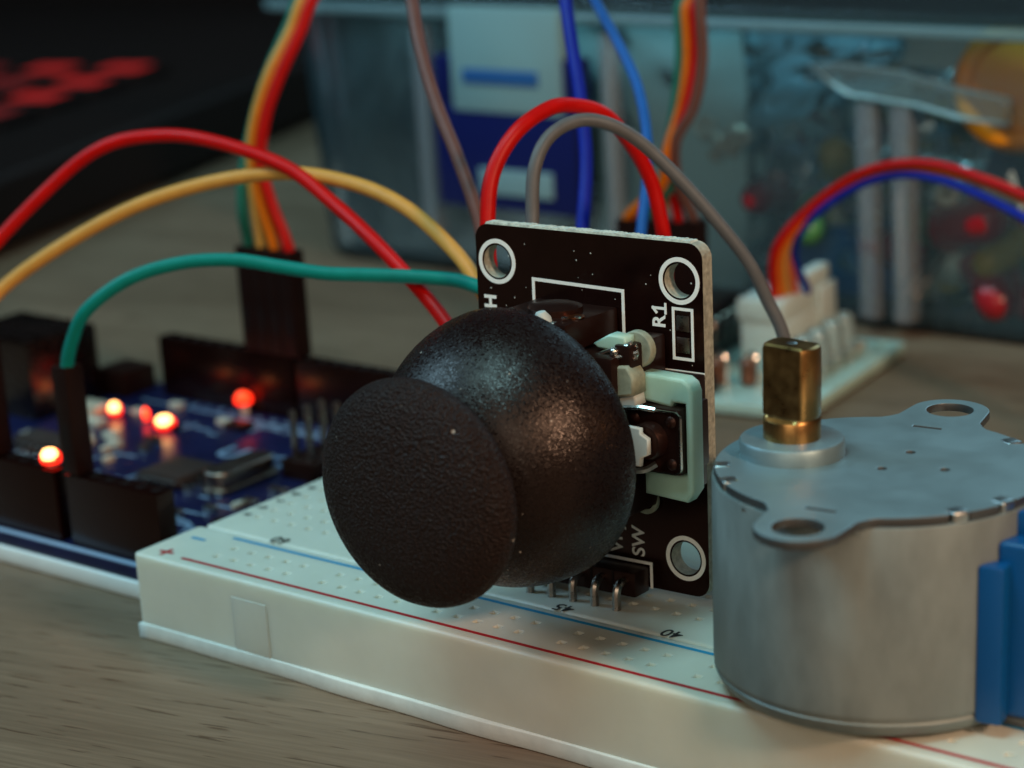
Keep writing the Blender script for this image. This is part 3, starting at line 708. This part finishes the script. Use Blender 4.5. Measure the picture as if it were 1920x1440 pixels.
for k in range(46):
    x, y = random.uniform(-60, -33), random.uniform(19, 52)
    if -58 < x < -46 and 27.5 < y < 36: continue
    a = random.choice((.3, .6, 1.0, 1.5)); v_ = random.random() < .4
    obj('via_print', sheet([rrect(ux(x)-(.18 if v_ else a), ux(x)+(.18 if v_ else a), uy(y)-(a if v_ else .18), uy(y)+(a if v_ else .18), .1)], UZ+.01, UZ+.035), M['silk_b'], ub, smooth=0)
for k in range(22):
    x, y = random.uniform(-60, -8), random.uniform(18, 51)
    if (-58 < x < -46 and 27.5 < y < 36) or (-34 < x < -15 and 26 < y < 47): continue
    w_, d_ = random.choice(((1.6, .8), (.8, 1.6), (2.0, 1.2)))
    obj('surface_component', box(ux(x)-w_/2, ux(x)+w_/2, uy(y)-d_/2, uy(y)+d_/2, UZ+.02, UZ+.75, .1), M[random.choice(('smd', 'steel', 'blk', 'smd'))], un)

# ------------------------------------------------------------------ motor driver board
DZ = 2.1
dv = thing('motor_driver_board', 'pale green driver board with white plug socket and clear lights behind the motor', 'circuit board', (21.7, 96.2, 0), (0, 0, math.radians(8)))
db = obj('circuit_board', sheet([rrect(-33, 0, 0, 35.0, .8), circ(-2.6, 2.6, 1.5, 24), circ(-2.6, 32.4, 1.5, 24)], .35, DZ, .15), M['drv'], dv)
obj('plug_socket', box(-16.2, -9.2, 15.0, 30.6, DZ+.01, DZ+7.0, .25), M['conn'], dv)
pg = obj('plug', box(-16.6, -9.5, 14.7, 30.0, DZ+6.95, DZ+10.0, .35), M['conn'], dv)
obj('plug_ridge', box(-11.4, -9.4, 22.0, 30.2, DZ+9.9, DZ+12.2, .3), M['conn'], pg)
obj('plug_ridge', box(-9.4, -8.8, 25.5, 31.0, DZ+4.0, DZ+9.6, .2), M['conn'], pg)
icx = obj('driver_chip', box(-30.0, -22.6, 8.0, 29.0, DZ+3.2, DZ+7.2, .3), M['blk'], dv)
obj('chip_socket', box(-30.6, -22.0, 7.5, 29.5, DZ+.02, DZ+3.1, .2), M['blk'], icx)
for k in range(8):
    y = 9.6+2.54*k
    obj('leg', tube([(-22.8, y, DZ+5.4), (-21.9, y, DZ+5.3), (-21.6, y, DZ+4.6), (-21.7, y, DZ+2.6)], .42, seg=6, n=4), M['pin'], icx)
for k, y in enumerate((10.5, 15.0, 19.5, 24.0)):
    x = -4.6
    l_ = obj('clear_light', rev([(1.9, 0), (1.9, .8), (1.5, .85), (1.5, 3.8), (1.3, 4.6), (.8, 5.15), (0, 5.35)], seg=28, origin=(x, y, DZ+1.6)), M['led_clear'], dv)
    obj('lead_frame', box(x-.4, x-.1, y-.3, y+.3, DZ+1.8, DZ+3.4, .1), M['pale'], l_)
    obj('lead_frame', box(x+.15, x+.35, y-.2, y+.2, DZ+1.8, DZ+3.2, .1), M['pale'], l_)
    for s in (-.6, .6): obj('lead', tube([(x+s, y, DZ-.2), (x+s, y, DZ+1.7)], .22, seg=6, smooth=False), M['steel'], l_)
for x, y in ((-19.2, 5.4), (-15.6, 6.4), (-11.6, 7.6)):
    r_ = obj('resistor', rev([(0, -.1), (.9, 0), (1.25, .5), (1.05, 1.2), (1.05, 2.3), (1.25, 3.0), (.9, 3.5), (0, 3.6)], seg=18, origin=(x, y, DZ+.3)), M['brown_part'], dv)
    obj('lead', tube([(x, y, DZ+3.7), (x+.2, y, DZ+4.6), (x+1.1, y-.2, DZ+4.6), (x+1.5, y-.4, DZ+3.4), (x+1.5, y-.4, DZ)], .22, seg=6), M['steel'], r_)
ih = obj('input_header', box(-27.0, -14.2, 1.5, 4.0, DZ+.01, DZ+2.5, .15), M['blk'], dv)
for k in range(5): obj('pin', box(-25.9+2.54*k, -25.3+2.54*k, 2.45, 3.05, DZ+2.4, DZ+8, .1), M['steel'], ih)
for x, y, w_, d_ in ((-6, 4, 3, 1.2), (-5, 29.5, 1.2, 3), (-19, 31, 3, 1.4), (-12, 11, 2, 1.2), (-7.5, 8.2, 2.2, 1.2)):
    obj('surface_component', box(x-w_/2, x+w_/2, y-d_/2, y+d_/2, DZ+.01, DZ+.9, .12), M['smd'], dv)

# ------------------------------------------------------------------ jumper wires: one thing each, plastic plug housings as parts
def wire(label, pts, m, r=.76, plugs=(), name='jumper_wire', group=None):
    t = thing(name, label, 'wire', pts[-1], group=group)
    o0 = Vector(pts[-1])
    jit = lambda p: Vector(p)+Vector((random.uniform(-.13, .13), random.uniform(-.13, .13), random.uniform(-.13, .13)))
    obj('insulation', tube([jit(p)-o0 for p in pts], r*.95, seg=14, n=10), M['w_'+m], t, smooth=80)
    for (x, y, z0, z1, rz) in plugs:
        p = obj('plug_housing', box(-1.27, 1.27, -1.27, 1.27, 0, z1-z0, .16), M['blk_dull'], t, loc=Vector((x, y, z0))-o0, rz=math.radians(rz))
        obj('plug_window', box(-.55, .55, -1.30, -1.2, 3, 6, 0), M['key'], p, smooth=0)
    return t
wire('red jumper wire arching highest over the microcontroller board at the left edge', [(-37.0, 10.2, 22), (-38.2, 10.6, 27.5), (-40.2, 15.5, 33.2), (-32.9, 21.9, 42.2), (-26.4, 25.0, 46.5), (-19.5, 27.3, 47.9), (-11.8, 28.2, 47.4), (-1.8, 29.0, 45.4), (5.5, 28.6, 42.1), (14.7, 26.6, 37.8), (23.7, 25.1, 31.8), (27.8, 23.7, 27.5), (29.3, 23.2, 23), (29.3, 23.2, 20)],
     'red', .82, [(-37.0, 10.2, 12.4, 26.4, 0), (29.3, 23.2, H+.3, 23, 0)])
wire('pale yellow jumper wire arching between the red and the teal wire', [(-34.2, 10.2, 22), (-35.2, 10.6, 26.8), (-37.6, 15.2, 29.9), (-31.1, 19.3, 35.0), (-21.6, 23.9, 39.9), (-11.9, 27.8, 43.0), (-2.0, 29.8, 44.2), (7.1, 30.5, 43.8), (15.2, 29.9, 41.8), (21.8, 28.9, 38.8), (26.4, 27.5, 35.6), (29.8, 26.9, 30.7), (31.2, 26.8, 24), (31.2, 26.8, 20)],
     'yellow', .86, [(-34.2, 10.2, 12.4, 26.4, 0), (31.2, 26.8, H+.3, 23.5, 0)])
wire('teal jumper wire running low in front from a black plug to the joystick board', [(-19.6, 10.0, 20), (-19.3, 9.9, 24.4), (-17.6, 9.6, 28.1), (-15.0, 10.2, 31.9), (-10.6, 12.6, 35.3), (-4.9, 15.5, 36.9), (.9, 17.9, 37.3), (6.3, 19.7, 36.7), (11.2, 21.0, 36.1), (16.4, 22.9, 36.2), (22.1, 25.0, 36.0), (26.8, 26.2, 35.5), (31.0, 26.0, 34.0), (34.3, 24.3, 29.6), (35.0, 23.8, 23), (35.0, 23.8, 20)],
     'teal', .80, [(-19.6, 10.0, 12.4, 25.0, 0), (35.0, 23.8, H+.3, 23.5, 0)])
wire('red jumper wire forming a tight arch behind the top of the joystick board', [(32.6, 21.2, 20), (32.6, 21.4, 26), (32.4, 23.0, 35.5), (31.2, 24.4, 42.0), (31.0, 26.2, 47.2), (31.5, 29.4, 51.0), (32.4, 33.6, 52.8), (33.2, 37.0, 52.7), (34.5, 40.2, 51.2), (35.2, 43.6, 47.6), (36.3, 45.6, 43.3), (37.1, 46.1, 39.2), (37.4, 46.2, 35.1), (38.0, 45.1, 28), (38.0, 45.0, 20)],
     'red', .85, [(32.6, 21.2, H+.3, 23, 0), (38.0, 45.0, H+.3, 23.5, 0)])
wire('grey jumper wire looping over the joystick board and down behind the brass shaft', [(37.6, 22.4, 20), (37.6, 22.4, 26), (36.8, 24.5, 37.6), (35.9, 26.2, 43.2), (35.5, 27.5, 47.8), (35.5, 30.0, 50.9), (36.9, 33.1, 52.0), (38.7, 35.6, 51.3), (40.8, 38.0, 49.1), (43.6, 40.3, 45.4), (46.6, 42.5, 40.8), (49.1, 44.2, 36.1), (50.7, 45.5, 32.1), (52.0, 46.1, 27.5), (52.4, 46.2, 20)],
     'grey', .74, [(37.6, 22.4, H+.3, 23.5, 0), (52.4, 46.2, H+.3, 22.5, 0)])
wire('brown jumper wire rising steeply left of the blue latch', [(25.8, 30.4, 20), (25.6, 30.8, 27), (23.9, 32.3, 35.7), (22.1, 33.8, 40.4), (17.7, 36.3, 46.0), (12.4, 39.4, 51.5), (8.4, 41.8, 56.3), (5.1, 44.7, 60.5), (2.3, 48.1, 64.8), (0, 55, 78), (0, 72, 92), (2, 92, 86), (3.3, 103, 68), (2.9, 103.3, 58.0), (3.8, 102.1, 52.6), (4.1, 101.4, 46.4), (3.5, 99.9, 40.3), (1.1, 98.8, 35.4), (.4, 100.0, 29.8), (1.4, 101.6, 24.4), (1.6, 101.8, 20)],
     'brown', .80, [(25.8, 30.4, H+.3, 23.5, 0), (1.6, 101.8, 4.7, 24.5, 8)])
wire('dark blue jumper wire dropping vertically past the blue latch', [(25.4, 46.2, 20), (25.2, 46.4, 26), (24.6, 47.4, 31.2), (23.4, 49.9, 36.6), (21.6, 53.5, 43.1), (19.0, 56.5, 49.7), (16.1, 58.9, 55.2), (13.8, 61.4, 59.7), (11.7, 64.0, 64.2), (2, 74, 84), (-40, 80, 104), (-100, 40, 92), (-132, -6, 40), (-140, -20, 1)],
     'navy', .82, [(25.4, 46.2, H+.3, 23.5, 0)])
wire('light blue jumper wire leaning right of the dark blue one', [(29.2, 51.0, 20), (29.2, 51.4, 26), (28.8, 52.6, 30.5), (27.4, 55.5, 35.2), (25.3, 59.7, 40.3), (22.8, 63.5, 45.0), (18.9, 67.2, 49.2), (14.2, 70.3, 53.5), (9.5, 73.1, 57.1), (4.8, 75.9, 60.8), (-12, 84, 78), (-50, 90, 108), (-108, 50, 96), (-142, 2, 40), (-150, -14, 1)],
     'blue', .66, [(29.2, 51.0, H+.3, 23.5, 0)])
UP = lambda a, b: [((a[0]*.7+b[0]*.3), (a[1]*.7+b[1]*.3), 80), ((a[0]+b[0])/2, (a[1]+b[1])/2, 94), ((a[0]*.25+b[0]*.75), (a[1]*.25+b[1]*.75), 86)]
def ribbon(label, lft, rgt, m, px_, rx_):
    up = UP(lft[-1], rgt[0])
    pts = [(px_[0], px_[1], 20), (px_[0], px_[1], 26.6)]+lft+up+rgt+[(rx_[0], rx_[1], 24.2), (rx_[0], rx_[1], 20)]
    wire(label, pts, m, .80, [(px_[0], px_[1], 12.4, 26.6, 0), (rx_[0], rx_[1], 4.7, 24.2, 8)], group='ribbon of wires from the microcontroller board to the driver board')
ribbon('green wire at the left of the four plugged side by side', [(-38.3, 56.8, 31.1), (-38.2, 57.4, 36.0), (-37.6, 58.9, 42.1), (-36.2, 61.2, 48.7), (-34.1, 63.8, 54.6), (-32.1, 66.4, 60.5)],
       [(-1.1, 104.0, 57.8), (-.1, 102.8, 52.4), (.3, 102.1, 46.2), (0, 100.9, 39.9), (-.5, 99.7, 34.4), (-.8, 100, 29.4)], 'green', (-39.2, 57.9), (-6.0, 100.7))
ribbon('yellow wire second from left of the four plugged side by side', [(-36.9, 57.5, 33.3), (-37.2, 57.9, 38.8), (-36.6, 58.9, 43.5), (-35.2, 60.7, 48.9), (-33.0, 63.2, 54.1), (-30.8, 66.1, 60.6)],
       [(-.5, 104.5, 57.8), (.9, 103.4, 52.4), (1.2, 102.7, 46.1), (.4, 101.3, 39.9), (-1.2, 100.4, 34.2), (-2.4, 101.2, 29.0)], 'yellow', (-36.66, 57.9), (-3.45, 101.1))
ribbon('orange wire third from left of the four plugged side by side', [(-35.4, 57.5, 33.4), (-36.0, 57.6, 38.9), (-35.4, 58.6, 43.7), (-33.9, 60.5, 49.0), (-31.8, 62.9, 54.2), (-29.7, 65.7, 60.6)],
       [(.3, 103.9, 57.9), (1.2, 102.6, 52.5), (1.6, 101.9, 46.3), (1.0, 100.5, 40.1), (-.1, 98.8, 34.6), (-2.0, 99.5, 29.4)], 'orange', (-34.12, 57.9), (-8.5, 100.3))
ribbon('red wire at the right of the four plugged side by side', [(-33.5, 57.5, 32.8), (-34.7, 57.2, 38.4), (-34.2, 58.3, 43.8), (-32.7, 60.2, 49.1), (-30.6, 62.5, 54.3), (-28.5, 65.4, 60.7)],
       [(1.6, 103.6, 57.9), (2.6, 102.4, 52.6), (2.8, 101.6, 46.4), (2.2, 100.1, 40.2), (.3, 99.4, 35.2), (-1.0, 100.3, 29.9)], 'red', (-31.58, 57.9), (-.9, 101.5))
# motor cable: five strands from the white plug round to the motor
spine = [(7.4, 111.4, 12.0), (9.3, 109.6, 19.3), (13.8, 111.3, 25.2), (20.4, 111.8, 30.0), (27.1, 111.5, 32.1), (33.9, 110.6, 32.6), (41.8, 108.7, 31.7), (49.5, 106.5, 30.0), (56.8, 104.8, 27.5)]
strands = []
for m_, lab, dz, dy, spread in (('red', 'red strand on top of the motor cable from the white plug', 0, 0, 0), ('orange', 'orange strand just under the red one in the motor cable', -.75, .7, .8),
        ('yellow', 'yellow strand in the middle of the motor cable', -.7, 1.9, 1.6), ('pink', 'pink strand at the back of the motor cable', -1.0, 2.6, 2.6), ('navy', 'dark blue strand hanging lowest in the motor cable', -1.55, .3, 4.0)):
    pts = []
    for k, p in enumerate(spine):
        f = k/(len(spine)-1); low = max(0, f-.5)*3.6 if m_ == 'navy' else 0
        sp = spread*max(0, 1-f*4)
        pts.append((p[0]+sp*.5, p[1]+dy*min(1, f*3)+sp*1.4, p[2]+dz*min(1, f*4)-low))
    strands.append((m_, pts, lab))
for m_, pts, lab in strands:
    tail = [(80, 92, 20), (112, 60, 18), (118, 30, 18), (104.5, 16+len(m_)*.2, 19)]
    wire(lab, pts[:1]+pts[1:]+tail, m_, .62, name='motor_cable_strand', group='strands of the motor cable')

# ------------------------------------------------------------------ clear storage box behind
BX0, BX1, BY0, BY1, BH = -110.5, 95.0, 139.5, 262.0, 44.6
sb = thing('storage_box', 'clear plastic storage box with navy latch standing behind the boards', 'storage box', ((BX0+BX1)/2, (BY0+BY1)/2, 0))
bo = Vector(((BX0+BX1)/2, (BY0+BY1)/2, 0))
def sbx(name, x0, x1, y0, y1, z0, z1, m, bev=.3, parent=None):
    return obj(name, box(x0-bo.x, x1-bo.x, y0-bo.y, y1-bo.y, z0, z1, bev), M[m], parent or sb)
def shell():
    bm = nb(); t = 1.6
    def ring(off, z, r): return [bm.verts.new(((x-bo.x)*S, (y-bo.y)*S, z*S)) for x, y in rrect(BX0+off, BX1-off, BY0+off, BY1-off, r, 6)]
    rs = [ring(3.0, .4, 4), ring(2.2, 1.0, 5), ring(1.8, 2.5, 5), ring(0, BH, 5), ring(t, BH, 4), ring(t+1.6, 2.6, 4), ring(t+3, 2.0, 4)]
    for a, b in zip(rs, rs[1:]):
        for k in range(len(a)): bm.faces.new((a[k], a[(k+1) % len(a)], b[(k+1) % len(b)], b[k]))
    bm.faces.new(rs[0][::-1]); bm.faces.new(rs[-1])
    return bm
obj('box_wall', shell(), M['box'], sb, smooth=50)
def plate(name, x0, x1, y0, y1, z0, z1, r, m, parent=sb, bev=.3):
    return obj(name, xf(sheet([rrect(x0, x1, y0, y1, r)], z0, z1, bev, 2), TR(-bo.x, -bo.y, 0)), M[m], parent)
rimm = sheet([rrect(BX0-5.5, BX1+5, BY0-3.4, BY1+3, 6), rrect(BX0+1.6, BX1-1.6, BY0+1.6, BY1-1.6, 4)], BH-.1, BH+1.5, .3, 2); obj('rim', xf(rimm, TR(-bo.x, -bo.y, 0)), M['box_thick'], sb)
plate('lid', BX0-3.5, BX1+3.5, BY0-1.2, BY1+2, BH+1.6, BH+3.0, 6, 'lid')
# stiffening ribs and curved finger lip on the front wall
for x in (6.6, 12.3): sbx('rib', x-1.55, x+1.55, BY0-2.2, BY0+1.0, 2.6, 34.6, 'rib', .7)
lip = sheet([[(-2.5, 39.8), (3, 40.2), (12, 39.6), (22, 37.6), (29.5, 36.6), (29.5, 32.6), (22, 33.2), (15, 34.6), (8, 35.2), (4, 35.6), (.8, 37.2)]], 0, 2.4, .7, 2)
obj('finger_lip', xf(lip, TR(-bo.x, BY0-.4-bo.y, 0) @ RX(90)), M['lip'], sb)
# latch: navy clip with milky tongue
lt = sbx('latch', -74.2, -44.6, BY0-4.2, BY0-.3, 13.6, 30.6, 'latch', .8)
sbx('latch_arm', -74.0, -70.2, BY0-4.0, BY0-.3, 30.0, 38.6, 'latch', .9, lt); sbx('latch_arm', -48.6, -43.6, BY0-4.0, BY0-.3, 29.6, 39.0, 'latch', .9, lt)
tg = sbx('latch_tongue', -69.6, -46.6, BY0-4.6, BY0-2.0, 29.6, 46.8, 'latch_clear', .9, lt)
sbx('tongue_slot', -66.8, -51.2, BY0-4.9, BY0-4.4, 34.4, 36.8, 'latch_blue', .2, tg)
sbx('latch_window', -64.8, -49.6, BY0-4.6, BY0-4.0, 16.3, 20.6, 'latch_clear', .25, lt)
sbx('hinge_post', -79.6, -76.6, BY0-2.6, BY0+.2, 8.0, 43.0, 'rib', .6); sbx('hinge_post', -40.6, -38.4, BY0-2.4, BY0+.2, 8.0, 43.0, 'rib', .6)

# ------------------------------------------------------------------ what lies in the box
def blob_sheet(nx, ny, sx, sy, amp, f, seed):
    bm = nb(); g = []
    for i in range(nx+1):
        row = []
        for j in range(ny+1):
            u, v = i/nx-.5, j/ny-.5
            d = noise.noise(Vector((u*f+seed, v*f*sy/sx, seed*1.7)))*amp+noise.noise(Vector((u*f*2.7+seed, v*f*2.2, 9+seed)))*amp*.45
            d += abs(noise.noise(Vector((u*f*1.6-seed, v*f*1.3, 3))))*amp*.8
            row.append(bm.verts.new((u*sx*S, d*S, v*sy*S)))
        g.append(row)
    for i in range(nx):
        for j in range(ny): bm.faces.new((g[i][j], g[i+1][j], g[i+1][j+1], g[i][j+1]))
    return bm
def film(name, label, loc, rot, sx, sy, amp, f, seed, m):
    t_ = thing(name, label, 'bag', loc, rot)
    a = obj('front_film', blob_sheet(44, 30, sx, sy, amp, f, seed), M[m], t_, smooth=50)
    b = obj('back_film', blob_sheet(30, 20, sx, sy, amp, f, seed+5), M[m], t_, smooth=50); b.location = (0, 5*S, 0)
    return t_
film('bag_or_fill_film', 'smooth pale film added to brighten the left half of the box', (-64, 145.5, 22.5), (math.radians(-2), 0, 0), 88, 40, 1.8, 3.0, 2.9, 'sleeve')  # added film, its paleness carries the brightness of the box's left half
film('bag_or_fill_film', 'crumpled clear bag of loose parts in the box at right', (-6, 149, 20.5), (math.radians(-8), 0, math.radians(3)), 46, 34, 5.0, 4.5, 1.3, 'bag')
def patch_film(label, bl, br, tr, tl, amp, f, seed, m):
    t_ = thing('bag_or_fill_film', label, 'bag', bl); o0 = Vector(bl)
    for k, nm in enumerate(('front_film', 'back_film')):
        bm = nb(); g = []
        for i in range(41):
            row = []
            for j in range(25):
                u, v = i/40, j/24
                p = (Vector(bl)*(1-u)+Vector(br)*u)*(1-v)+(Vector(tl)*(1-u)+Vector(tr)*u)*v-o0
                d = noise.noise(Vector((u*f+seed, v*f*.6, seed+k*3)))*amp+abs(noise.noise(Vector((u*f*1.9, v*f*1.3+seed, 5))))*amp*.7
                row.append(bm.verts.new((p+Vector((0, d+k*4, 0)))*S))
            g.append(row)
        for i in range(40):
            for j in range(24): bm.faces.new((g[i][j], g[i+1][j], g[i+1][j+1], g[i][j+1]))
        obj(nm, bm, M[m], t_, smooth=50)
    return t_
patch_film('pale blue bag with a slanting lower edge left of the box ribs', (-40, 149, 20), (5, 147, 35.5), (6, 148, 43), (-40, 150, 43), 2.2, 3.5, 3.3, 'haze_bag')
film('antistatic_bag', 'dark purple film bag under the clear bags in the box', (-14, 163, 14), (math.radians(-20), math.radians(-14), 0), 60, 22, 5, 3.5, 4.2, 'foil')
film('antistatic_bag', 'dark film bag filling the right side of the box', (40, 168, 18), (math.radians(-16), math.radians(6), 0), 60, 32, 6, 3, 11.2, 'foil')
colours = dict(red=mat('red_epoxy', (.40, .012, .02), .2, trans=.2), yellow=mat('yellow_epoxy', (.50, .36, .03), .2, trans=.2), green=mat('green_epoxy', (.08, .28, .10), .2),
               white=mat('milky_epoxy', (.60, .64, .60), .2), blue=mat('blue_epoxy', (.005, .12, .42), .25))
def bag_led(kind, loc, rot, label, sc_=1.0):
    t_ = thing('loose_led', label, 'led', loc, rot, group='loose components inside the storage box')
    k = sc_
    obj('lens', rev([(2.9*k, 0), (2.9*k, 1*k), (2.5*k, 1.1*k), (2.5*k, 6*k), (2.1*k, 7.6*k), (1.2*k, 8.5*k), (0, 8.8*k)], seg=24), colours[kind], t_)
    for s in (-.7, .7): obj('lead', tube([(s*k, 0, .2), (s*k, 0, -7*k), (s*k*1.4, .4, -15*k)], .28*k, seg=6), M['steel'], t_)
for kind, loc, rot, lab, k in [
    ('yellow', (-6.0, 152.0, 21.0), (.9, .5, 0), 'round yellow loose led behind the arch of the motor cable', 1.15),
    ('green', (-7.0, 146.0, 16.5), (1.9, .3, .4), 'greenish loose led lying left below the yellow one', 1.0),
    ('red', (15.0, 146.0, 15.5), (1.2, .8, 1), 'red loose led right of the box ribs', 1.35),
    ('red', (20.0, 147.0, 10.5), (2.2, .2, 1), 'red loose led lowest at the right of the box', 1.2),
    ('white', (23.2, 152.5, 14.6), (.4, -.6, .3), 'milky white loose led at the right edge', 1.0),
    ('white', (6.8, 152.0, 16.0), (.6, 1.4, .2), 'milky white loose led seen between the two ribs', .9),
    ('red', (-17.0, 150.0, 17.5), (1.4, 1.2, 0), 'dull red loose led behind the grey wire', 1.1),
    ('red', (8.2, 148.0, 10.0), (1.0, -.7, 0), 'red loose led low between the ribs', 1.0)]:
    bag_led(kind, loc, rot, lab, k)
hr = random.Random(5)
for k in range(20):
    kind = ('red', 'yellow', 'red', 'white', 'green')[k % 5]
    bag_led(kind, (hr.uniform(3, 33), hr.uniform(147.5, 156), hr.uniform(4.5, 17)), (hr.uniform(0, 3), hr.uniform(-1.4, 1.4), hr.uniform(0, 3)),
            'small %s led lying in the blurred heap at lower right of the box' % kind, hr.uniform(.7, 1.0))
bl = thing('blue_trimmer_block', 'bright blue plastic block in the box above the driver board', 'component', (-5.0, 146.8, 3.0), (0, 0, .2))
obj('block_body', box(-6, 10.5, 0, 7, 0, 10.6, .5), mat('bright_blue_block', (.008, .12, .50), .35), bl); obj('block_screw', cyl(1.4, 0, .8, (2, 2.5, 10.3), seg=20), M['rim'], bl)
for k, (x, y, z, a, b) in enumerate([(-24.2, 145.4, 24.6, .5, .6), (-21.0, 145.2, 25.6, .5, .6), (15.6, 145.2, 19.8, 1.0, .3), (16.6, 145.2, 16.2, .2, .9), (-5.0, 145.4, 15.0, .1, 1.2), (2.4, 145.6, 14.2, .7, .2), (-27.0, 146, 26.8, .9, .2)]):
    lab = ['bright metal sleeve beside the brown wires in the box', 'second bright metal sleeve right of the first one', 'upper shiny metal clip right of the ribs', 'lower shiny metal clip right of the ribs', 'short shiny sleeve left below the red cable', 'tiny metal ring low left of the ribs', 'small metal sleeve half hidden by the brown wire'][k]
    s_ = thing('metal_sleeve', lab, 'metal part', (x, y, z), (a, b, .3), group='loose metal parts inside the storage box')
    obj('sleeve', rev([(.7, -2.2), (1.25, -2.1), (1.25, 2.1), (.7, 2.2)], seg=20, close=True), M['glint'], s_)
    obj('flange', rev([(.7, 1.8), (1.75, 1.9), (1.75, 2.3), (.7, 2.4)], seg=20, close=True), M['glint'], s_)
oc = thing('orange_wheel', 'orange plastic wheel standing in the box at the right edge', 'wheel', (26.9, 146.6, 36.5), (math.radians(74), 0, math.radians(16)))
obj('tread', rev([(6.0, -4.5), (8.2, -4.6), (9.1, -3.6), (9.3, -1), (9.3, 1.5), (8.9, 3.8), (8.1, 4.6), (6.4, 4.4), (6.0, 3.6)], seg=56, close=True), M['orange_p'], oc, smooth=60)
obj('hub', rev([(0, -3.6), (6.1, -3.5), (6.1, 4.0), (2.2, 4.1), (2.2, 4.8), (0, 4.8)], seg=40), M['orange_p'], oc)
wp = thing('component_tray', 'dark foam holding the orange wheel and bags in the box', 'foam', (50, 205, 2.2))
obj('foam_block', box(-38, 42, -46, 46, 0, 26, 2, 3), mat('dark_blue_foam', (.02, .024, .05), .8, bump=.5, bscale=.6, bdist=.3), wp)
obj('foam_recess', box(-20, 20, -47.0, -45.5, 6, 20, .4), M['foil'], wp)

# ------------------------------------------------------------------ dark laptop at the left rear with red key lights
lw = Vector((-.33, .944, 0)).normalized(); lp = Vector((-.944, -.33, 0))
base = Vector((-163.5, 112.6, 0))-lw*120
rzl = math.atan2(lw.y, lw.x)
lap = thing('laptop', 'black laptop with red backlit keys in the dark upper left corner', 'laptop', base, (0, 0, rzl))
# local: x along the near edge, y = to the left away from the boards
obj('base_shell', box(0, 380, 0, 262, 1.2, 15.6, 2.2, 3), M['laptop'], lap)
for x in (20, 360):
    for y in (20, 240): obj('rubber_foot', cyl(6, .05, 1.4, (x, y, 0)), M['blk'], lap)
sc_o = obj('screen_lid', box(374, 381, 2, 260, 14, 230, 1.5, 2, None), M['laptop'], lap)
obj('screen_glass', box(373.2, 373.9, 10, 252, 30, 220), M['key'], sc_o, smooth=0)
obj('trackpad', box(30, 100, 100, 200, 15.5, 15.75), M['key'], lap, smooth=0)
keyb = finish(box(-7.6, 7.6, -7.6, 7.6, .02, 2.4, .6, 2), 40); glow = finish(box(-4.6, 4.6, -5.4, 5.4, 2.38, 2.55, .05, 1), 40)
keyb.materials.append(M['key']); glow.materials.append(M['keyglow']); glow2 = glow.copy(); glow2.materials.clear(); glow2.materials.append(M['keyglow_dim'])
for j in range(6):
    for i in range(7):
        k_ = obj('key', keyb, M['key'], lap, loc=(232-19.2*i, 34+19.2*j, 15.6))
        gl = obj('lit_legend', glow if (i, j) in ((0, 0), (1, 0), (2, 0), (0, 1), (2, 1), (1, 2), (3, 1)) else glow2, M['keyglow'], k_)
